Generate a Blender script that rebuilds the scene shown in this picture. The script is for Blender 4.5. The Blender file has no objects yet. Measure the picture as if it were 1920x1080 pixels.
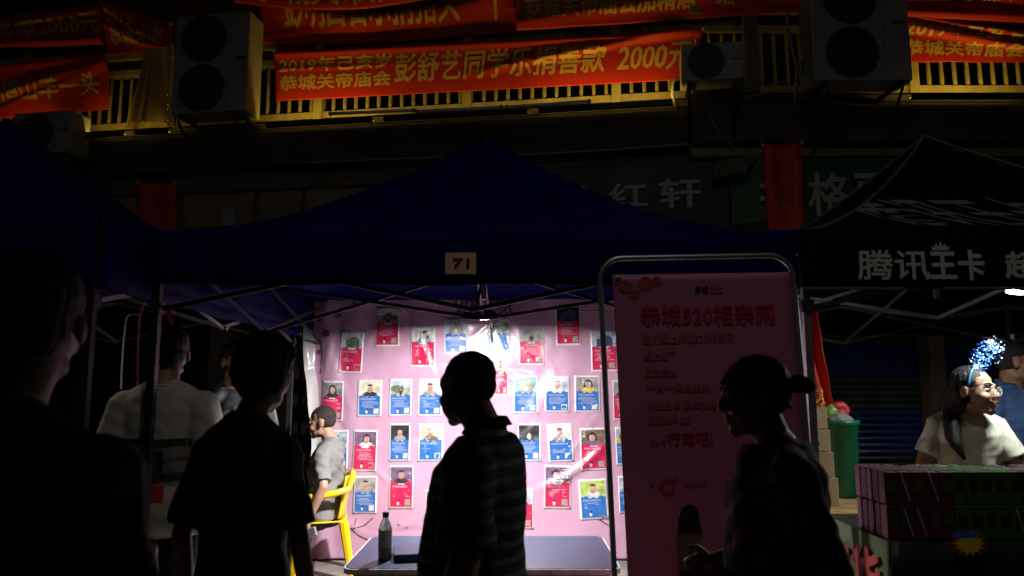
import bpy, bmesh, math, random
from mathutils import Vector, Matrix, Euler, noise
from mathutils.bvhtree import BVHTree
random.seed(7)
S = bpy.context.scene
COL = S.collection
R = math.radians
# ------------------------------------------------------------------ camera, sky, sun, exposure
CAMZ, PITCH, F = 1.6, R(7.5), 1387.0
cd = bpy.data.cameras.new('camera'); cam = bpy.data.objects.new('camera', cd); COL.objects.link(cam)
cam.location = (0, 0, CAMZ); cam.rotation_euler = (math.pi/2 + PITCH, 0, 0)
cd.sensor_width = 36; cd.lens = 36*F/1920; cd.clip_end = 400; cd.clip_start = 0.05
cd.dof.use_dof = True; cd.dof.focus_distance = 6.3; cd.dof.aperture_fstop = 3.2
S.camera = cam
w = bpy.data.worlds.new('World'); S.world = w; w.use_nodes = True
nt = w.node_tree; bg = nt.nodes['Background']
sky = nt.nodes.new('ShaderNodeTexSky'); sky.sky_type = 'NISHITA'; sky.sun_disc = False
sky.sun_elevation = R(28); sky.sun_rotation = R(200)
nt.links.new(sky.outputs[0], bg.inputs[0]); bg.inputs[1].default_value = 0.0005
sl = bpy.data.lights.new('dim_front_sun', 'SUN'); sl.energy = 0.012; sl.angle = R(12); sl.color = (1, .93, .82)  # weak sun added for the faint light from behind the camera
so = bpy.data.objects.new('dim_front_sun', sl); COL.objects.link(so); so.rotation_euler = (R(60), 0, R(-14))
# street lamp high above the photographer (outside the frame)
ll = bpy.data.lights.new('street_lamp_light', 'AREA'); ll.shape = 'DISK'; ll.size = .35; ll.energy = 29; ll.color = (1, .93, .82)
lo_s = bpy.data.objects.new('street_lamp_light', ll); COL.objects.link(lo_s); lo_s.location = (.3, .4, 7.0)
S.view_settings.view_transform = 'Standard'; S.view_settings.look = 'None'
S.view_settings.exposure = 0; S.view_settings.gamma = 1
S.cycles.use_denoising = True
S.cycles.sample_clamp_indirect = 4
S.cycles.max_bounces = 6

# ------------------------------------------------------------------ pixel rays
def ray(px, py):
    u = (px-960)/F; v = (540-py)/F
    return Vector((u, math.cos(PITCH)-v*math.sin(PITCH), math.sin(PITCH)+v*math.cos(PITCH)))
def at(px, py, Y):
    r = ray(px, py); return Vector((0, 0, CAMZ)) + r*(Y/r.y)

# ------------------------------------------------------------------ object helpers
def mw(o):
    m = o.matrix_basis.copy(); p = o.parent
    while p is not None:
        m = p.matrix_basis @ m; p = p.parent
    return m
def obj(name, bm, m, parent=None, local=False, smooth=False, mats=None, kind=None):
    me = bpy.data.meshes.new(name)
    if parent is not None and not local:
        bm.transform(mw(parent).inverted())
    bm.normal_update()
    bm.to_mesh(me); bm.free()
    for mm in (mats or [m]): me.materials.append(mm)
    if smooth:
        for p in me.polygons: p.use_smooth = True
    o = bpy.data.objects.new(name, me); COL.objects.link(o)
    if parent is not None: o.parent = parent
    if kind: o['kind'] = kind
    return o
def obj_me(name, me, parent=None, kind=None):
    o = bpy.data.objects.new(name, me); COL.objects.link(o)
    if parent is not None: o.parent = parent
    if kind: o['kind'] = kind
    return o
def tag(o, label, cat, group=None):
    o['label'] = label; o['category'] = cat
    if group: o['group'] = group
    return o
def thing(name, label, cat, loc=(0, 0, 0), rz=0, group=None):
    o = bpy.data.objects.new(name, None); COL.objects.link(o); o.empty_display_size = .1
    o.location = loc; o.rotation_euler = (0, 0, rz)
    return tag(o, label, cat, group)
def copy_tree(o, parent=None):
    c = o.copy(); COL.objects.link(c); c.parent = parent
    for ch in list(o.children): copy_tree(ch, c)
    return c
def nb(): return bmesh.new()
def box(bm, x0, x1, y0, y1, z0, z1, mi=0):
    vs = [bm.verts.new((x, y, z)) for z in (z0, z1) for y in (y0, y1) for x in (x0, x1)]
    for f in ((0,2,3,1), (4,5,7,6), (0,1,5,4), (2,6,7,3), (0,4,6,2), (1,3,7,5)):
        bm.faces.new([vs[i] for i in f]).material_index = mi
    return vs
def obox(bm, c, ax, ay, az, mi=0):       # box from centre and three half vectors
    c, ax, ay, az = map(Vector, (c, ax, ay, az))
    vs = [bm.verts.new(c + sx*ax + sy*ay + sz*az) for sz in (-1,1) for sy in (-1,1) for sx in (-1,1)]
    for f in ((0,2,3,1), (4,5,7,6), (0,1,5,4), (2,6,7,3), (0,4,6,2), (1,3,7,5)):
        bm.faces.new([vs[i] for i in f]).material_index = mi
def bevel(bm, r=.005, seg=1):
    bmesh.ops.bevel(bm, geom=list(bm.edges), offset=r, segments=seg, affect='EDGES', profile=.5)
def frame(d):
    d = Vector(d).normalized(); a = Vector((0, 0, 1)) if abs(d.z) < .9 else Vector((1, 0, 0))
    x = d.cross(a).normalized(); return x, x.cross(d).normalized(), d
def loft(bm, rings, n=16, mi=0):
    """rings: (centre, ax, ay) half-axis vectors"""
    L = []
    for c, ax, ay in rings:
        c, ax, ay = Vector(c), Vector(ax), Vector(ay)
        L.append([bm.verts.new(c + ax*math.cos(2*math.pi*i/n) + ay*math.sin(2*math.pi*i/n)) for i in range(n)])
    for a, b in zip(L, L[1:]):
        for i in range(n):
            bm.faces.new((a[i], a[(i+1) % n], b[(i+1) % n], b[i])).material_index = mi
    bm.faces.new(L[0][::-1]).material_index = mi; bm.faces.new(L[-1]).material_index = mi
def tube(bm, pts, r, n=8, mi=0):
    pts = [Vector(p) for p in pts]
    rr = r if isinstance(r, (list, tuple)) else [r]*len(pts)
    rings = []; x = None
    for i, p in enumerate(pts):
        d = (pts[min(i+1, len(pts)-1)] - pts[max(i-1, 0)]).normalized()
        if x is None: x = frame(d)[0]
        x = (x - d*x.dot(d)).normalized(); y = d.cross(x)
        rings.append((p, x*rr[i], y*rr[i]))
    loft(bm, rings, n, mi)
def cyl(bm, p0, p1, r, n=12, mi=0): tube(bm, [p0, p1], r, n, mi)
def capsule(bm, p0, p1, r0, r1, n=14):
    p0, p1 = Vector(p0), Vector(p1); x, y, d = frame(p1-p0)
    rings = []
    for a in (-88, -60, -30): rings.append((p0 + d*r0*math.sin(R(a)), x*r0*math.cos(R(a)), y*r0*math.cos(R(a))))
    rings.append((p0, x*r0, y*r0)); rings.append((p1, x*r1, y*r1))
    for a in (30, 60, 88): rings.append((p1 + d*r1*math.sin(R(a)), x*r1*math.cos(R(a)), y*r1*math.cos(R(a))))
    loft(bm, rings, n)
def ell(bm, c, r, rot=None, n=16, mi=0):
    M = (rot or Matrix.Identity(3)).to_3x3(); rings = []
    for k in range(9):
        a = R(-88 + 22*k); rings.append((Vector(c) + M @ Vector((0, 0, r[2]*math.sin(a))), M @ Vector((r[0]*math.cos(a), 0, 0)), M @ Vector((0, r[1]*math.cos(a), 0))))
    loft(bm, rings, n, mi)
def poly(bm, pts, mi=0):
    f = bm.faces.new([bm.verts.new(p) for p in pts]); f.material_index = mi; return f
def lathe(bm, prof, c=(0, 0, 0), n=20, mi=0):
    c = Vector(c); loft(bm, [(c + Vector((0, 0, z)), (r, 0, 0), (0, r, 0)) for r, z in prof], n, mi)

# ------------------------------------------------------------------ materials
def mat(name, c, rough=.7, metal=0, var=.0, vs=8, bump=0, bs=40, coat=0, emit=None, es=0, spec=None, alpha=None, trans=0):
    m = bpy.data.materials.new(name); m.use_nodes = True; t = m.node_tree; b = t.nodes['Principled BSDF']
    b.inputs['Base Color'].default_value = (*c, 1); b.inputs['Roughness'].default_value = rough; b.inputs['Metallic'].default_value = metal
    if coat: b.inputs['Coat Weight'].default_value = coat; b.inputs['Coat Roughness'].default_value = .12
    if spec is not None: b.inputs['Specular IOR Level'].default_value = spec
    if trans: b.inputs['Transmission Weight'].default_value = trans
    if alpha is not None: b.inputs['Alpha'].default_value = alpha
    if emit: b.inputs['Emission Color'].default_value = (*emit, 1); b.inputs['Emission Strength'].default_value = es
    if var or bump:
        tc = t.nodes.new('ShaderNodeTexCoord')
    if var:
        n = t.nodes.new('ShaderNodeTexNoise'); n.inputs['Scale'].default_value = vs; n.inputs['Detail'].default_value = 5
        r = t.nodes.new('ShaderNodeValToRGB'); r.color_ramp.elements[0].position = .3; r.color_ramp.elements[1].position = .7
        r.color_ramp.elements[0].color = (*[x*(1-var) for x in c], 1); r.color_ramp.elements[1].color = (*[min(1, x*(1+var)) for x in c], 1)
        t.links.new(tc.outputs['Object'], n.inputs['Vector']); t.links.new(n.outputs['Fac'], r.inputs[0]); t.links.new(r.outputs[0], b.inputs['Base Color'])
    if bump:
        n2 = t.nodes.new('ShaderNodeTexNoise'); n2.inputs['Scale'].default_value = bs; n2.inputs['Detail'].default_value = 4
        bp = t.nodes.new('ShaderNodeBump'); bp.inputs['Strength'].default_value = bump; bp.inputs['Distance'].default_value = .01
        t.links.new(tc.outputs['Object'], n2.inputs['Vector']); t.links.new(n2.outputs['Fac'], bp.inputs['Height']); t.links.new(bp.outputs[0], b.inputs['Normal'])
    return m
def translucent(m, amt, c):
    t = m.node_tree; b = t.nodes['Principled BSDF']; o = t.nodes['Material Output']
    tr = t.nodes.new('ShaderNodeBsdfTranslucent'); tr.inputs[0].default_value = (*c, 1)
    mx = t.nodes.new('ShaderNodeMixShader'); mx.inputs[0].default_value = amt
    t.links.new(b.outputs[0], mx.inputs[1]); t.links.new(tr.outputs[0], mx.inputs[2]); t.links.new(mx.outputs[0], o.inputs[0]); return m
def ribs(name, c, c2, scale, axis=2, rough=.8):   # striped cloth along one object axis
    m = mat(name, c, rough); t = m.node_tree; b = t.nodes['Principled BSDF']
    tc = t.nodes.new('ShaderNodeTexCoord'); sp = t.nodes.new('ShaderNodeSeparateXYZ'); mu = t.nodes.new('ShaderNodeMath'); mu.operation = 'MULTIPLY'; mu.inputs[1].default_value = scale
    fr = t.nodes.new('ShaderNodeMath'); fr.operation = 'FRACT'; gt = t.nodes.new('ShaderNodeMath'); gt.operation = 'GREATER_THAN'; gt.inputs[1].default_value = .62
    n = t.nodes.new('ShaderNodeTexNoise'); n.inputs['Scale'].default_value = 4; ad = t.nodes.new('ShaderNodeMath'); ad.operation = 'ADD'
    mx = t.nodes.new('ShaderNodeMix'); mx.data_type = 'RGBA'; mx.inputs[6].default_value = (*c, 1); mx.inputs[7].default_value = (*c2, 1)
    L = t.links.new
    L(tc.outputs['Object'], sp.inputs[0]); L(tc.outputs['Object'], n.inputs['Vector']); L(sp.outputs[axis], mu.inputs[0]); L(mu.outputs[0], ad.inputs[0]); m3 = t.nodes.new('ShaderNodeMath'); m3.operation = 'MULTIPLY'; m3.inputs[1].default_value = .25; L(n.outputs['Fac'], m3.inputs[0]); L(m3.outputs[0], ad.inputs[1])
    L(ad.outputs[0], fr.inputs[0]); L(fr.outputs[0], gt.inputs[0]); L(gt.outputs[0], mx.inputs[0]); L(mx.outputs[2], b.inputs['Base Color']); return m
def floral(name, c, c2, scale=18):
    m = mat(name, c, .85); t = m.node_tree; b = t.nodes['Principled BSDF']
    tc = t.nodes.new('ShaderNodeTexCoord'); v = t.nodes.new('ShaderNodeTexVoronoi'); v.inputs['Scale'].default_value = scale
    r = t.nodes.new('ShaderNodeValToRGB'); r.color_ramp.elements[0].color = (*c2, 1); r.color_ramp.elements[1].color = (*c, 1); r.color_ramp.elements[0].position = .25; r.color_ramp.elements[1].position = .5
    t.links.new(tc.outputs['Object'], v.inputs['Vector']); t.links.new(v.outputs['Distance'], r.inputs[0]); t.links.new(r.outputs[0], b.inputs['Base Color']); return m

M = {}
M['asphalt'] = mat('asphalt', (.05, .05, .05), .85, var=.3, vs=3, bump=.5, bs=60)
M['tile'] = mat('paving_tile', (.22, .2, .18), .6, var=.35, vs=5, bump=.3)
M['kerb'] = mat('kerb_stone', (.3, .29, .27), .8, var=.2, bump=.4)
M['plaster'] = mat('plaster', (.15, .125, .09), .85, var=.25, vs=2.5, bump=.3)
M['cream'] = mat('cream_tile', (.26, .2, .11), .55, var=.2, vs=3)
M['darkwall'] = mat('dark_wall', (.12, .08, .05), .8, var=.4, vs=2)
M['concrete'] = mat('stained_concrete', (.07, .06, .05), .85, var=.35, vs=2, bump=.4)
M['rail'] = mat('painted_railing', (.42, .35, .14), .5, var=.25, vs=6, bump=.2)
M['red'] = translucent(mat('red_banner_cloth', (.72, .04, .014), .55, var=.06, vs=4, bump=.12, bs=180), .12, (.7, .04, .01))
M['gold'] = mat('gold_lettering', (.85, .5, .1), .5)
M['acbody'] = mat('ac_casing', (.36, .35, .32), .45, var=.15, vs=3)
M['acdark'] = mat('ac_grille_black', (.035, .035, .035), .45)
M['iron'] = mat('black_iron', (.04, .04, .04), .5, metal=.6)
M['steel'] = mat('galvanised_tube', (.4, .41, .42), .42, metal=.8, var=.15)
M['tubewhite'] = mat('white_tube', (.85, .86, .88), .4)
M['cable'] = mat('cable_grey', (.3, .3, .29), .6)
M['blue'] = translucent(mat('blue_tent_cloth', (.002, .004, .085), .7, spec=.08, var=.15, vs=3, bump=.2, bs=120), .06, (.01, .015, .3))
M['navy'] = mat('black_tent_cloth', (.003, .0035, .008), .7, spec=.08, var=.2, vs=3, bump=.2, bs=120)
M['hem'] = mat('tent_hem', (.13, .12, .12), .7)
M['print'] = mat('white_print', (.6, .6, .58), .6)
M['card71'] = mat('peach_card', (.75, .45, .3), .6)
M['ink'] = mat('black_ink', (.02, .02, .02), .5)
M['vinyl'] = mat('pink_vinyl', (.63, .36, .5), .3, var=.05, vs=2, coat=.8, bump=.12, bs=14)
M['vinyl'].node_tree.nodes['Principled BSDF'].inputs['Coat Roughness'].default_value = .12
M['vinylw'] = mat('white_vinyl_edge', (.7, .68, .66), .4, coat=.3)
M['paper'] = mat('poster_paper', (.8, .79, .8), .35, coat=.4)
M['pred'] = mat('poster_red', (.62, .02, .09), .35, coat=.4, var=.06)
M['pblue'] = mat('poster_blue', (.03, .16, .48), .35, coat=.4, var=.06)
M['pfaint'] = mat('poster_small_print', (.62, .6, .72), .5)
M['flower'] = mat('printed_flower_dark', (.16, .06, .09), .4, coat=.3)
M['standpink'] = translucent(mat('pink_stand_vinyl', (.54, .17, .28), .42, var=.08, vs=2, coat=.3), .12, (.5, .1, .2))
M['magenta'] = mat('magenta_ink', (.5, .015, .1), .5)
M['faintmag'] = mat('faint_magenta_ink', (.52, .09, .17), .5)
M['tabletop'] = mat('blue_tabletop', (.028, .038, .085), .33, var=.1, vs=3, bump=.05)
M['edge'] = mat('table_edge_trim', (.6, .56, .52), .5, var=.3, vs=20)
M['cardboard'] = mat('cardboard', (.42, .3, .17), .85, var=.15, vs=6)
M['cardink'] = mat('carton_ink', (.05, .08, .04), .7)
M['yellow'] = mat('yellow_plastic', (.85, .55, .01), .3, spec=.6)
M['black'] = mat('black_plastic', (.015, .015, .018), .35)
M['navybook'] = mat('navy_folder', (.01, .015, .06), .3)
M['bottle'] = mat('clear_bottle', (.75, .72, .65), .1, trans=.85)
M['tea'] = mat('brown_tea', (.28, .13, .04), .15)
M['label'] = mat('bottle_label', (.25, .27, .25), .4)
M['skin'] = mat('skin', (.42, .235, .155), .5, var=.06, vs=10)
M['skin2'] = mat('tanned_skin', (.34, .17, .1), .5, var=.08, vs=10)
M['lip'] = mat('lip', (.40, .14, .11), .4)
M['teeth'] = mat('teeth', (.8, .78, .72), .3)
M['hair'] = mat('black_hair', (.01, .008, .007), .62, bump=.5, bs=150)
M['eye'] = mat('eye_white', (.6, .58, .55), .2)
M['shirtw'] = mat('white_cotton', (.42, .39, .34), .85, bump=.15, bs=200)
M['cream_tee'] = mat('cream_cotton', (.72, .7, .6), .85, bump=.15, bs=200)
M['grey_tee'] = ribs('grey_cotton', (.2, .2, .19), (.17, .17, .16), 60, 2)
M['blue_polo'] = mat('blue_cotton', (.05, .1, .25), .85, bump=.2, bs=200)
M['dark_tee'] = mat('black_cotton', (.02, .018, .018), .9)
M['brown_tee'] = mat('dark_brown_cotton', (.1, .05, .05), .9, var=.3, vs=3)
M['stripe_polo'] = ribs('striped_cotton', (.012, .012, .012), (.13, .14, .10), 21, 2)
M['floral'] = floral('floral_cotton', (.05, .012, .014), (.3, .07, .06))
M['blue_band'] = mat('blue_headband', (.02, .2, .4), .4)
M['shirtprint'] = mat('faded_photo_print', (.16, .15, .14), .8, var=.6, vs=9)
M['grille'] = mat('wire_grille', (.13, .13, .125), .5)
M['shorthair'] = mat('cropped_hair', (.022, .015, .012), .7, bump=.6, bs=260)
M['camo'] = floral('patterned_cotton', (.03, .035, .035), (.28, .3, .3), 9)
M['denim'] = mat('dark_trousers', (.02, .022, .03), .85)
M['shoe'] = mat('dark_shoe', (.03, .03, .03), .6)
M['olive'] = mat('olive_tablecloth', (.06, .085, .028), .85, var=.35, vs=5)
M['redprint'] = mat('red_print', (.42, .03, .02), .6)
M['blackcloth'] = mat('black_tablecloth', (.014, .014, .014), .5)
M['wood'] = mat('pale_wood', (.38, .25, .11), .5, var=.25, vs=8)
M['cred'] = mat('carton_red', (.1, .006, .014), .6, var=.1)
M['cgreen'] = mat('carton_green', (.04, .13, .02), .35, var=.1)
M['cdark'] = mat('carton_maroon', (.07, .008, .012), .35)
M['straw'] = mat('white_straw', (.6, .6, .6), .3)
M['bin'] = mat('green_plastic', (.006, .14, .06), .4, var=.1)
M['bag'] = mat('clear_plastic_bag', (.6, .6, .62), .2, trans=.5)
M['greenbag'] = mat('green_wrapper', (.2, .38, .1), .3)
M['shade'] = mat('lamp_shade_blue', (.01, .015, .06), .4)
M['slat_black'] = mat('slat_black', (.02, .018, .015), .3, bump=.2, bs=8)
M['slat_blue'] = mat('slat_blue', (.01, .025, .12), .25, bump=.2, bs=8)
M['slat_green'] = mat('slat_green', (.03, .045, .025), .28, bump=.2, bs=8)
M['signgreen'] = mat('green_signboard', (.02, .1, .04), .5, var=.1)
M['signblack'] = mat('black_signboard', (.012, .01, .012), .5)
M['signtext'] = mat('sign_letters', (.42, .43, .4), .5)
M['brown'] = mat('brown_panel', (.2, .12, .05), .5, var=.25, vs=4)
M['glass'] = mat('jar_glass', (.4, .45, .35), .15)
M['burst_y'] = mat('yellow_burst', (.8, .6, .03), .5)
M['burst_r'] = mat('red_burst', (.6, .02, .02), .5)
M['burst_b'] = mat('blue_burst', (.04, .16, .5), .5)
M['bulb'] = mat('lit_bulb', (1, 1, 1), .5, emit=(.92, 1, .93), es=26)
M['spark_b'] = mat('blue_led', (.1, .2, .9), .5, emit=(.03, .16, 1), es=2.2)
M['spark_c'] = mat('cyan_led', (.1, .5, .9), .5, emit=(.12, .62, 1), es=3.2)
M['spark_w'] = mat('white_led', (1, 1, 1), .5, emit=(.8, .9, 1), es=3.5)
M['tinsel'] = mat('gold_tinsel', (.7, .5, .1), .3, metal=.8)
M['curtain'] = mat('beige_drape', (.32, .22, .1), .8, var=.2, vs=5)
M['rope'] = mat('pale_rope', (.5, .42, .4), .7)
M['ribbon'] = mat('red_ribbon', (.6, .05, .05), .5)
M['shopgreen'] = mat('dark_shelf', (.05, .06, .045), .6)
M['leaf'] = mat('plant_leaf', (.06, .12, .04), .5)
PH = {k: mat('photo_'+k, c, .4, coat=.3, var=.45, vs=22) for k, c in dict(sky=(.5, .55, .62), white=(.7, .68, .66), cream=(.68, .62, .45), grey=(.3, .3, .32), dark=(.03, .03, .035), skin=(.55, .33, .25),
     tree=(.12, .16, .1), field=(.42, .42, .28), lime=(.45, .55, .15), purple=(.2, .12, .22), teal=(.25, .45, .5), brown=(.2, .14, .1), navy=(.04, .06, .16), yellow=(.75, .65, .1), stone=(.35, .33, .3)).items()}

# ------------------------------------------------------------------ text and surface mapping
_tc = {}
def text_geo(s, bold=.012):
    k = (s, bold)
    if k in _tc: return _tc[k]
    c = bpy.data.curves.new('lettering', 'FONT'); c.body = s; c.size = 1; c.offset = bold; c.resolution_u = 2
    o = bpy.data.objects.new('lettering', c); COL.objects.link(o)
    dg = bpy.context.evaluated_depsgraph_get(); me = o.evaluated_get(dg).to_mesh()
    vs = [v.co.copy() for v in me.vertices]; fs = [tuple(p.vertices) for p in me.polygons]
    o.to_mesh_clear() if hasattr(o, 'to_mesh_clear') else None
    bpy.data.objects.remove(o); bpy.data.curves.remove(c)
    _tc[k] = (vs, fs); return _tc[k]
def flatcut(t, step, u1=1, v1=1):
    bmesh.ops.triangulate(t, faces=t.faces)
    if step:
        for ax, b in ((0, u1), (1, v1)):
            k = step[ax]
            while k < b:
                co = Vector((k, 0, 0)) if ax == 0 else Vector((0, k, 0)); no = Vector((1, 0, 0)) if ax == 0 else Vector((0, 1, 0))
                bmesh.ops.bisect_plane(t, geom=list(t.verts)+list(t.edges)+list(t.faces), plane_co=co, plane_no=no); k += step[ax]
def text_uv(bm, s, u0, u1, v0, v1, bold=.012, shear=0, cut=None, mi=0, dup=0):
    """lettering filling the rectangle u0..u1 x v0..v1, as (u, v, 0)"""
    vs, fs = text_geo(s, bold)
    if not vs: return
    x0 = min(v.x for v in vs); x1 = max(v.x for v in vs); y0 = min(v.y for v in vs); y1 = max(v.y for v in vs)
    t = nb()
    nv = [t.verts.new((u0 + (v.x-x0)/(x1-x0)*(u1-u0) + shear*(v.y-y0), v0 + (v.y-y0)/(y1-y0)*(v1-v0), 0)) for v in vs]
    for f in fs:
        try: t.faces.new([nv[i] for i in f])
        except ValueError: pass
    bmesh.ops.triangulate(t, faces=t.faces)
    if cut:
        for ax, step, a, b in ((0, cut, u0, u1), (1, cut, v0, v1)):
            k = a + step
            while k < b:
                co = Vector((k, 0, 0)) if ax == 0 else Vector((0, k, 0)); no = Vector((1, 0, 0)) if ax == 0 else Vector((0, 1, 0))
                bmesh.ops.bisect_plane(t, geom=list(t.verts)+list(t.edges)+list(t.faces), plane_co=co, plane_no=no); k += step
    flatcut(t, None)
    me = bpy.data.meshes.new('tmp'); t.to_mesh(me); t.free()
    n0 = len(bm.faces)
    for i_, (a_, b_) in enumerate(((0, 0), (1, 0), (-1, 0), (0, 1), (0, -1)) if dup else ((0, 0),)):
        t = nb(); t.from_mesh(me); t.transform(Matrix.Translation((a_*dup, b_*dup, i_*.0004))); m2_ = bpy.data.meshes.new('t2'); t.to_mesh(m2_); t.free(); bm.from_mesh(m2_); bpy.data.meshes.remove(m2_)
    bpy.data.meshes.remove(me); bm.faces.ensure_lookup_table()
    for f in bm.faces[n0:]: f.material_index = mi
def mapbm(bm, fn):
    for v in bm.verts: v.co = fn(v.co)
    bm.normal_update()
    return bm
def grid(bm, nu, nv, fn, mi=0, u0=0, u1=1, v0=0, v1=1):
    g = [[bm.verts.new(fn(u0 + (u1-u0)*i/nu, v0 + (v1-v0)*j/nv)) for i in range(nu+1)] for j in range(nv+1)]
    for j in range(nv):
        for i in range(nu):
            bm.faces.new((g[j][i], g[j][i+1], g[j+1][i+1], g[j+1][i])).material_index = mi
def thick(o, th, off=1):
    m = o.modifiers.new('thickness', 'SOLIDIFY'); m.thickness = th; m.offset = off; return o

# ------------------------------------------------------------------ facade frames
class Fac:
    def __init__(s, P, ang):
        s.P = Vector(P); s.a = ang
        s.M = Matrix.Translation(s.P) @ Matrix.Rotation(ang, 4, 'Z'); s.I = s.M.inverted()
    def L(s, px, py, t=0):     # local point on the plane standing t in front of the facade
        c = s.I @ Vector((0, 0, CAMZ)); d = s.I.to_3x3() @ ray(px, py); k = (-t - c.y)/d.y
        return c + d*k
FA = Fac((1.9, 8.75, 0), R(-8.6)); FB = Fac((3.0, 8.55, 0), 0)

# ================================================================== SETTING
g = nb(); box(g, -80, 80, -60, 5.3, -.5, 0)
obj('road', g, M['asphalt'], kind='structure')
g = nb(); box(g, -80, 80, 5.45, 60, -.5, .12)
pav = obj('pavement', g, M['concrete'], kind='structure')
g = nb(); box(g, -80, 80, 5.3, 5.447, -.45, .15)
obj('kerb', g, M['kerb'], kind='structure')
tb = nb(); box(tb, 0, .392, 0, .392, 0, .03); bevel(tb, .004)
t0 = obj('tile', tb, M['tile'], pav, local=True); t0.location = (-3.2, 5.46, .118)
first = True
for j in range(8):
    for i in range(16):
        if first: first = False; continue
        c = t0.copy(); COL.objects.link(c); c.location = (-3.2 + .4*i, 5.46 + .4*j, .118 + random.uniform(-.002, .002))

# ---- buildings
def building(name, label, Fm, s0, s1, zs, zt):
    b = thing(name, label, 'building', Fm.P, Fm.a)
    def p(n, m, fn):
        g = nb(); fn(g); return obj(n, g, m, b, local=True)
    p('balcony_slab', M['concrete'], lambda g: (box(g, s0, s1, 0, 2.2, zs-.55, zs), box(g, s0, s1, -.05, -.001, zs-.1, zs-.02), box(g, s0, s1, -.03, -.001, zs-.60, zs-.5)))
    p('rear_wall', M['darkwall'], lambda g: box(g, s0, s1, 2.2, 2.4, 0, 9))
    p('upper_floor_slab', M['concrete'], lambda g: box(g, s0, s1, 0, 2.19, 8.3, 8.8))
    return b
ZR = FA.L(850, 203, 0).z     # foot of the railing
bA = building('shophouse', 'long dark shophouse behind the tents, its lit balcony hung with red banners', FA, -13, 1.12, ZR-.06, 0)
bB = building('shophouse', 'shophouse at the far right with blue and green striped shutters below its balcony', FB, -.85, 9, ZR-.06, 0)
zlo = FA.L(850, 330, .0).z
# facade bands, pillars and shop fronts
def part(b, n, m, s0, s1, y0, y1, z0, z1, bv=0):
    g = nb(); box(g, s0, s1, y0, y1, z0, z1)
    if bv: bevel(g, bv)
    return obj(n, g, m, b, local=True)
zsill = FA.L(700, 345, 0).z; sA = lambda px, y=700, t=0: FA.L(px, y, t).x
part(bA, 'wall', M['plaster'], -13, 1.12, .12, .3, 2.75, ZR-.62)
part(bA, 'cornice', M['plaster'], -13, 1.12, .02, .118, zsill, zsill+.09, .01)
part(bB, 'wall', M['plaster'], -.85, 9, .12, .3, 2.75, ZR-.62)
part(bB, 'cornice', M['cream'], -.85, 9, .02, .118, FB.L(1700, 292).z, FB.L(1700, 276).z, .01)
# cream wall panels left
for a, c, y0, y1 in ((175, 262, 345, 425), (332, 470, 348, 425), (478, 560, 345, 420), (566, 690, 343, 410)):
    p0 = FA.L(a, y1, .0); p1 = FA.L(c, y0, .0)
    part(bA, 'tile_panel', M['cream'], p0.x, p1.x, .085, .119, p0.z, p1.z-.012, .006)
p0 = FA.L(415, 423, .1); p1 = FA.L(440, 390, .1)
part(bA, 'meter_box', M['acbody'], p0.x, p1.x, -.1, .08, p0.z, p1.z, .01)
# ground floor of A: pillar, doors, shop, shutters
YG = .95
def AG(px, t=-YG): return FA.L(px, 700, t).x
part(bA, 'pillar', M['plaster'], AG(408), AG(447), YG-.25, YG+.2, .12, 2.749)
for a, c in ((449, 487), (490, 528)):
    part(bA, 'door', M['brown'], AG(a), AG(c), YG, YG+.05, .15, 2.6, .01)
part(bA, 'door_frame', M['plaster'], AG(528), AG(537), YG-.05, YG+.1, .12, 2.7)
part(bA, 'pillar', M['plaster'], AG(640), AG(690), YG-.25, YG+.2, .12, 2.749)
part(bA, 'shop_rear_wall', M['cream'], AG(537), AG(640), 2.1, 2.19, .12, 2.7)
def shutter(b, x0, x1, y, z0, z1, pick, name='shutter_slat'):
    hh = .078; n = int((z1-z0)/hh); cache = {}
    for k in range(n):
        m = pick(k, n)
        if m not in cache:
            g = nb(); prof = [(0, 0), (-.012, .012), (-.018, .035), (-.012, .062), (0, .074)]
            vs = [[g.verts.new((x, q[0], q[1])) for q in prof] for x in (x0, x1)]
            for i in range(4): g.faces.new((vs[0][i], vs[1][i], vs[1][i+1], vs[0][i+1]))
            g.faces.new((vs[0][0], vs[0][4], vs[1][4], vs[1][0]))
            o = obj(name, g, M[m], b, local=True, smooth=False); cache[m] = o.data
        else: o = obj_me(name, cache[m], b)
        o.location = (0, y, z0 + k*hh)
shutter(bA, AG(60), AG(405), YG, .14, 2.75, lambda k, n: 'slat_black')
shutter(bA, AG(692), AG(1180), YG, .14, 2.75, lambda k, n: 'slat_black')
def BG(px, t=-.6): return FB.L(px, 700, t).x
def stripes(k, n):
    z = .14 + k*.078; y = 722 - (z-1.6)*1387/9.1
    return 'slat_black' if y < 652 else 'slat_blue' if y < 708 else 'slat_green' if y < 775 else 'slat_blue' if y < 852 else 'slat_black'
shutter(bB, -.8, BG(1722), .6, .14, 2.9, stripes)
part(bB, 'pillar', M['darkwall'], BG(1724), BG(1752), .35, .8, .12, 2.749)
shutter(bB, BG(1754), BG(2300), .6, .14, 2.9, stripes)
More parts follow.
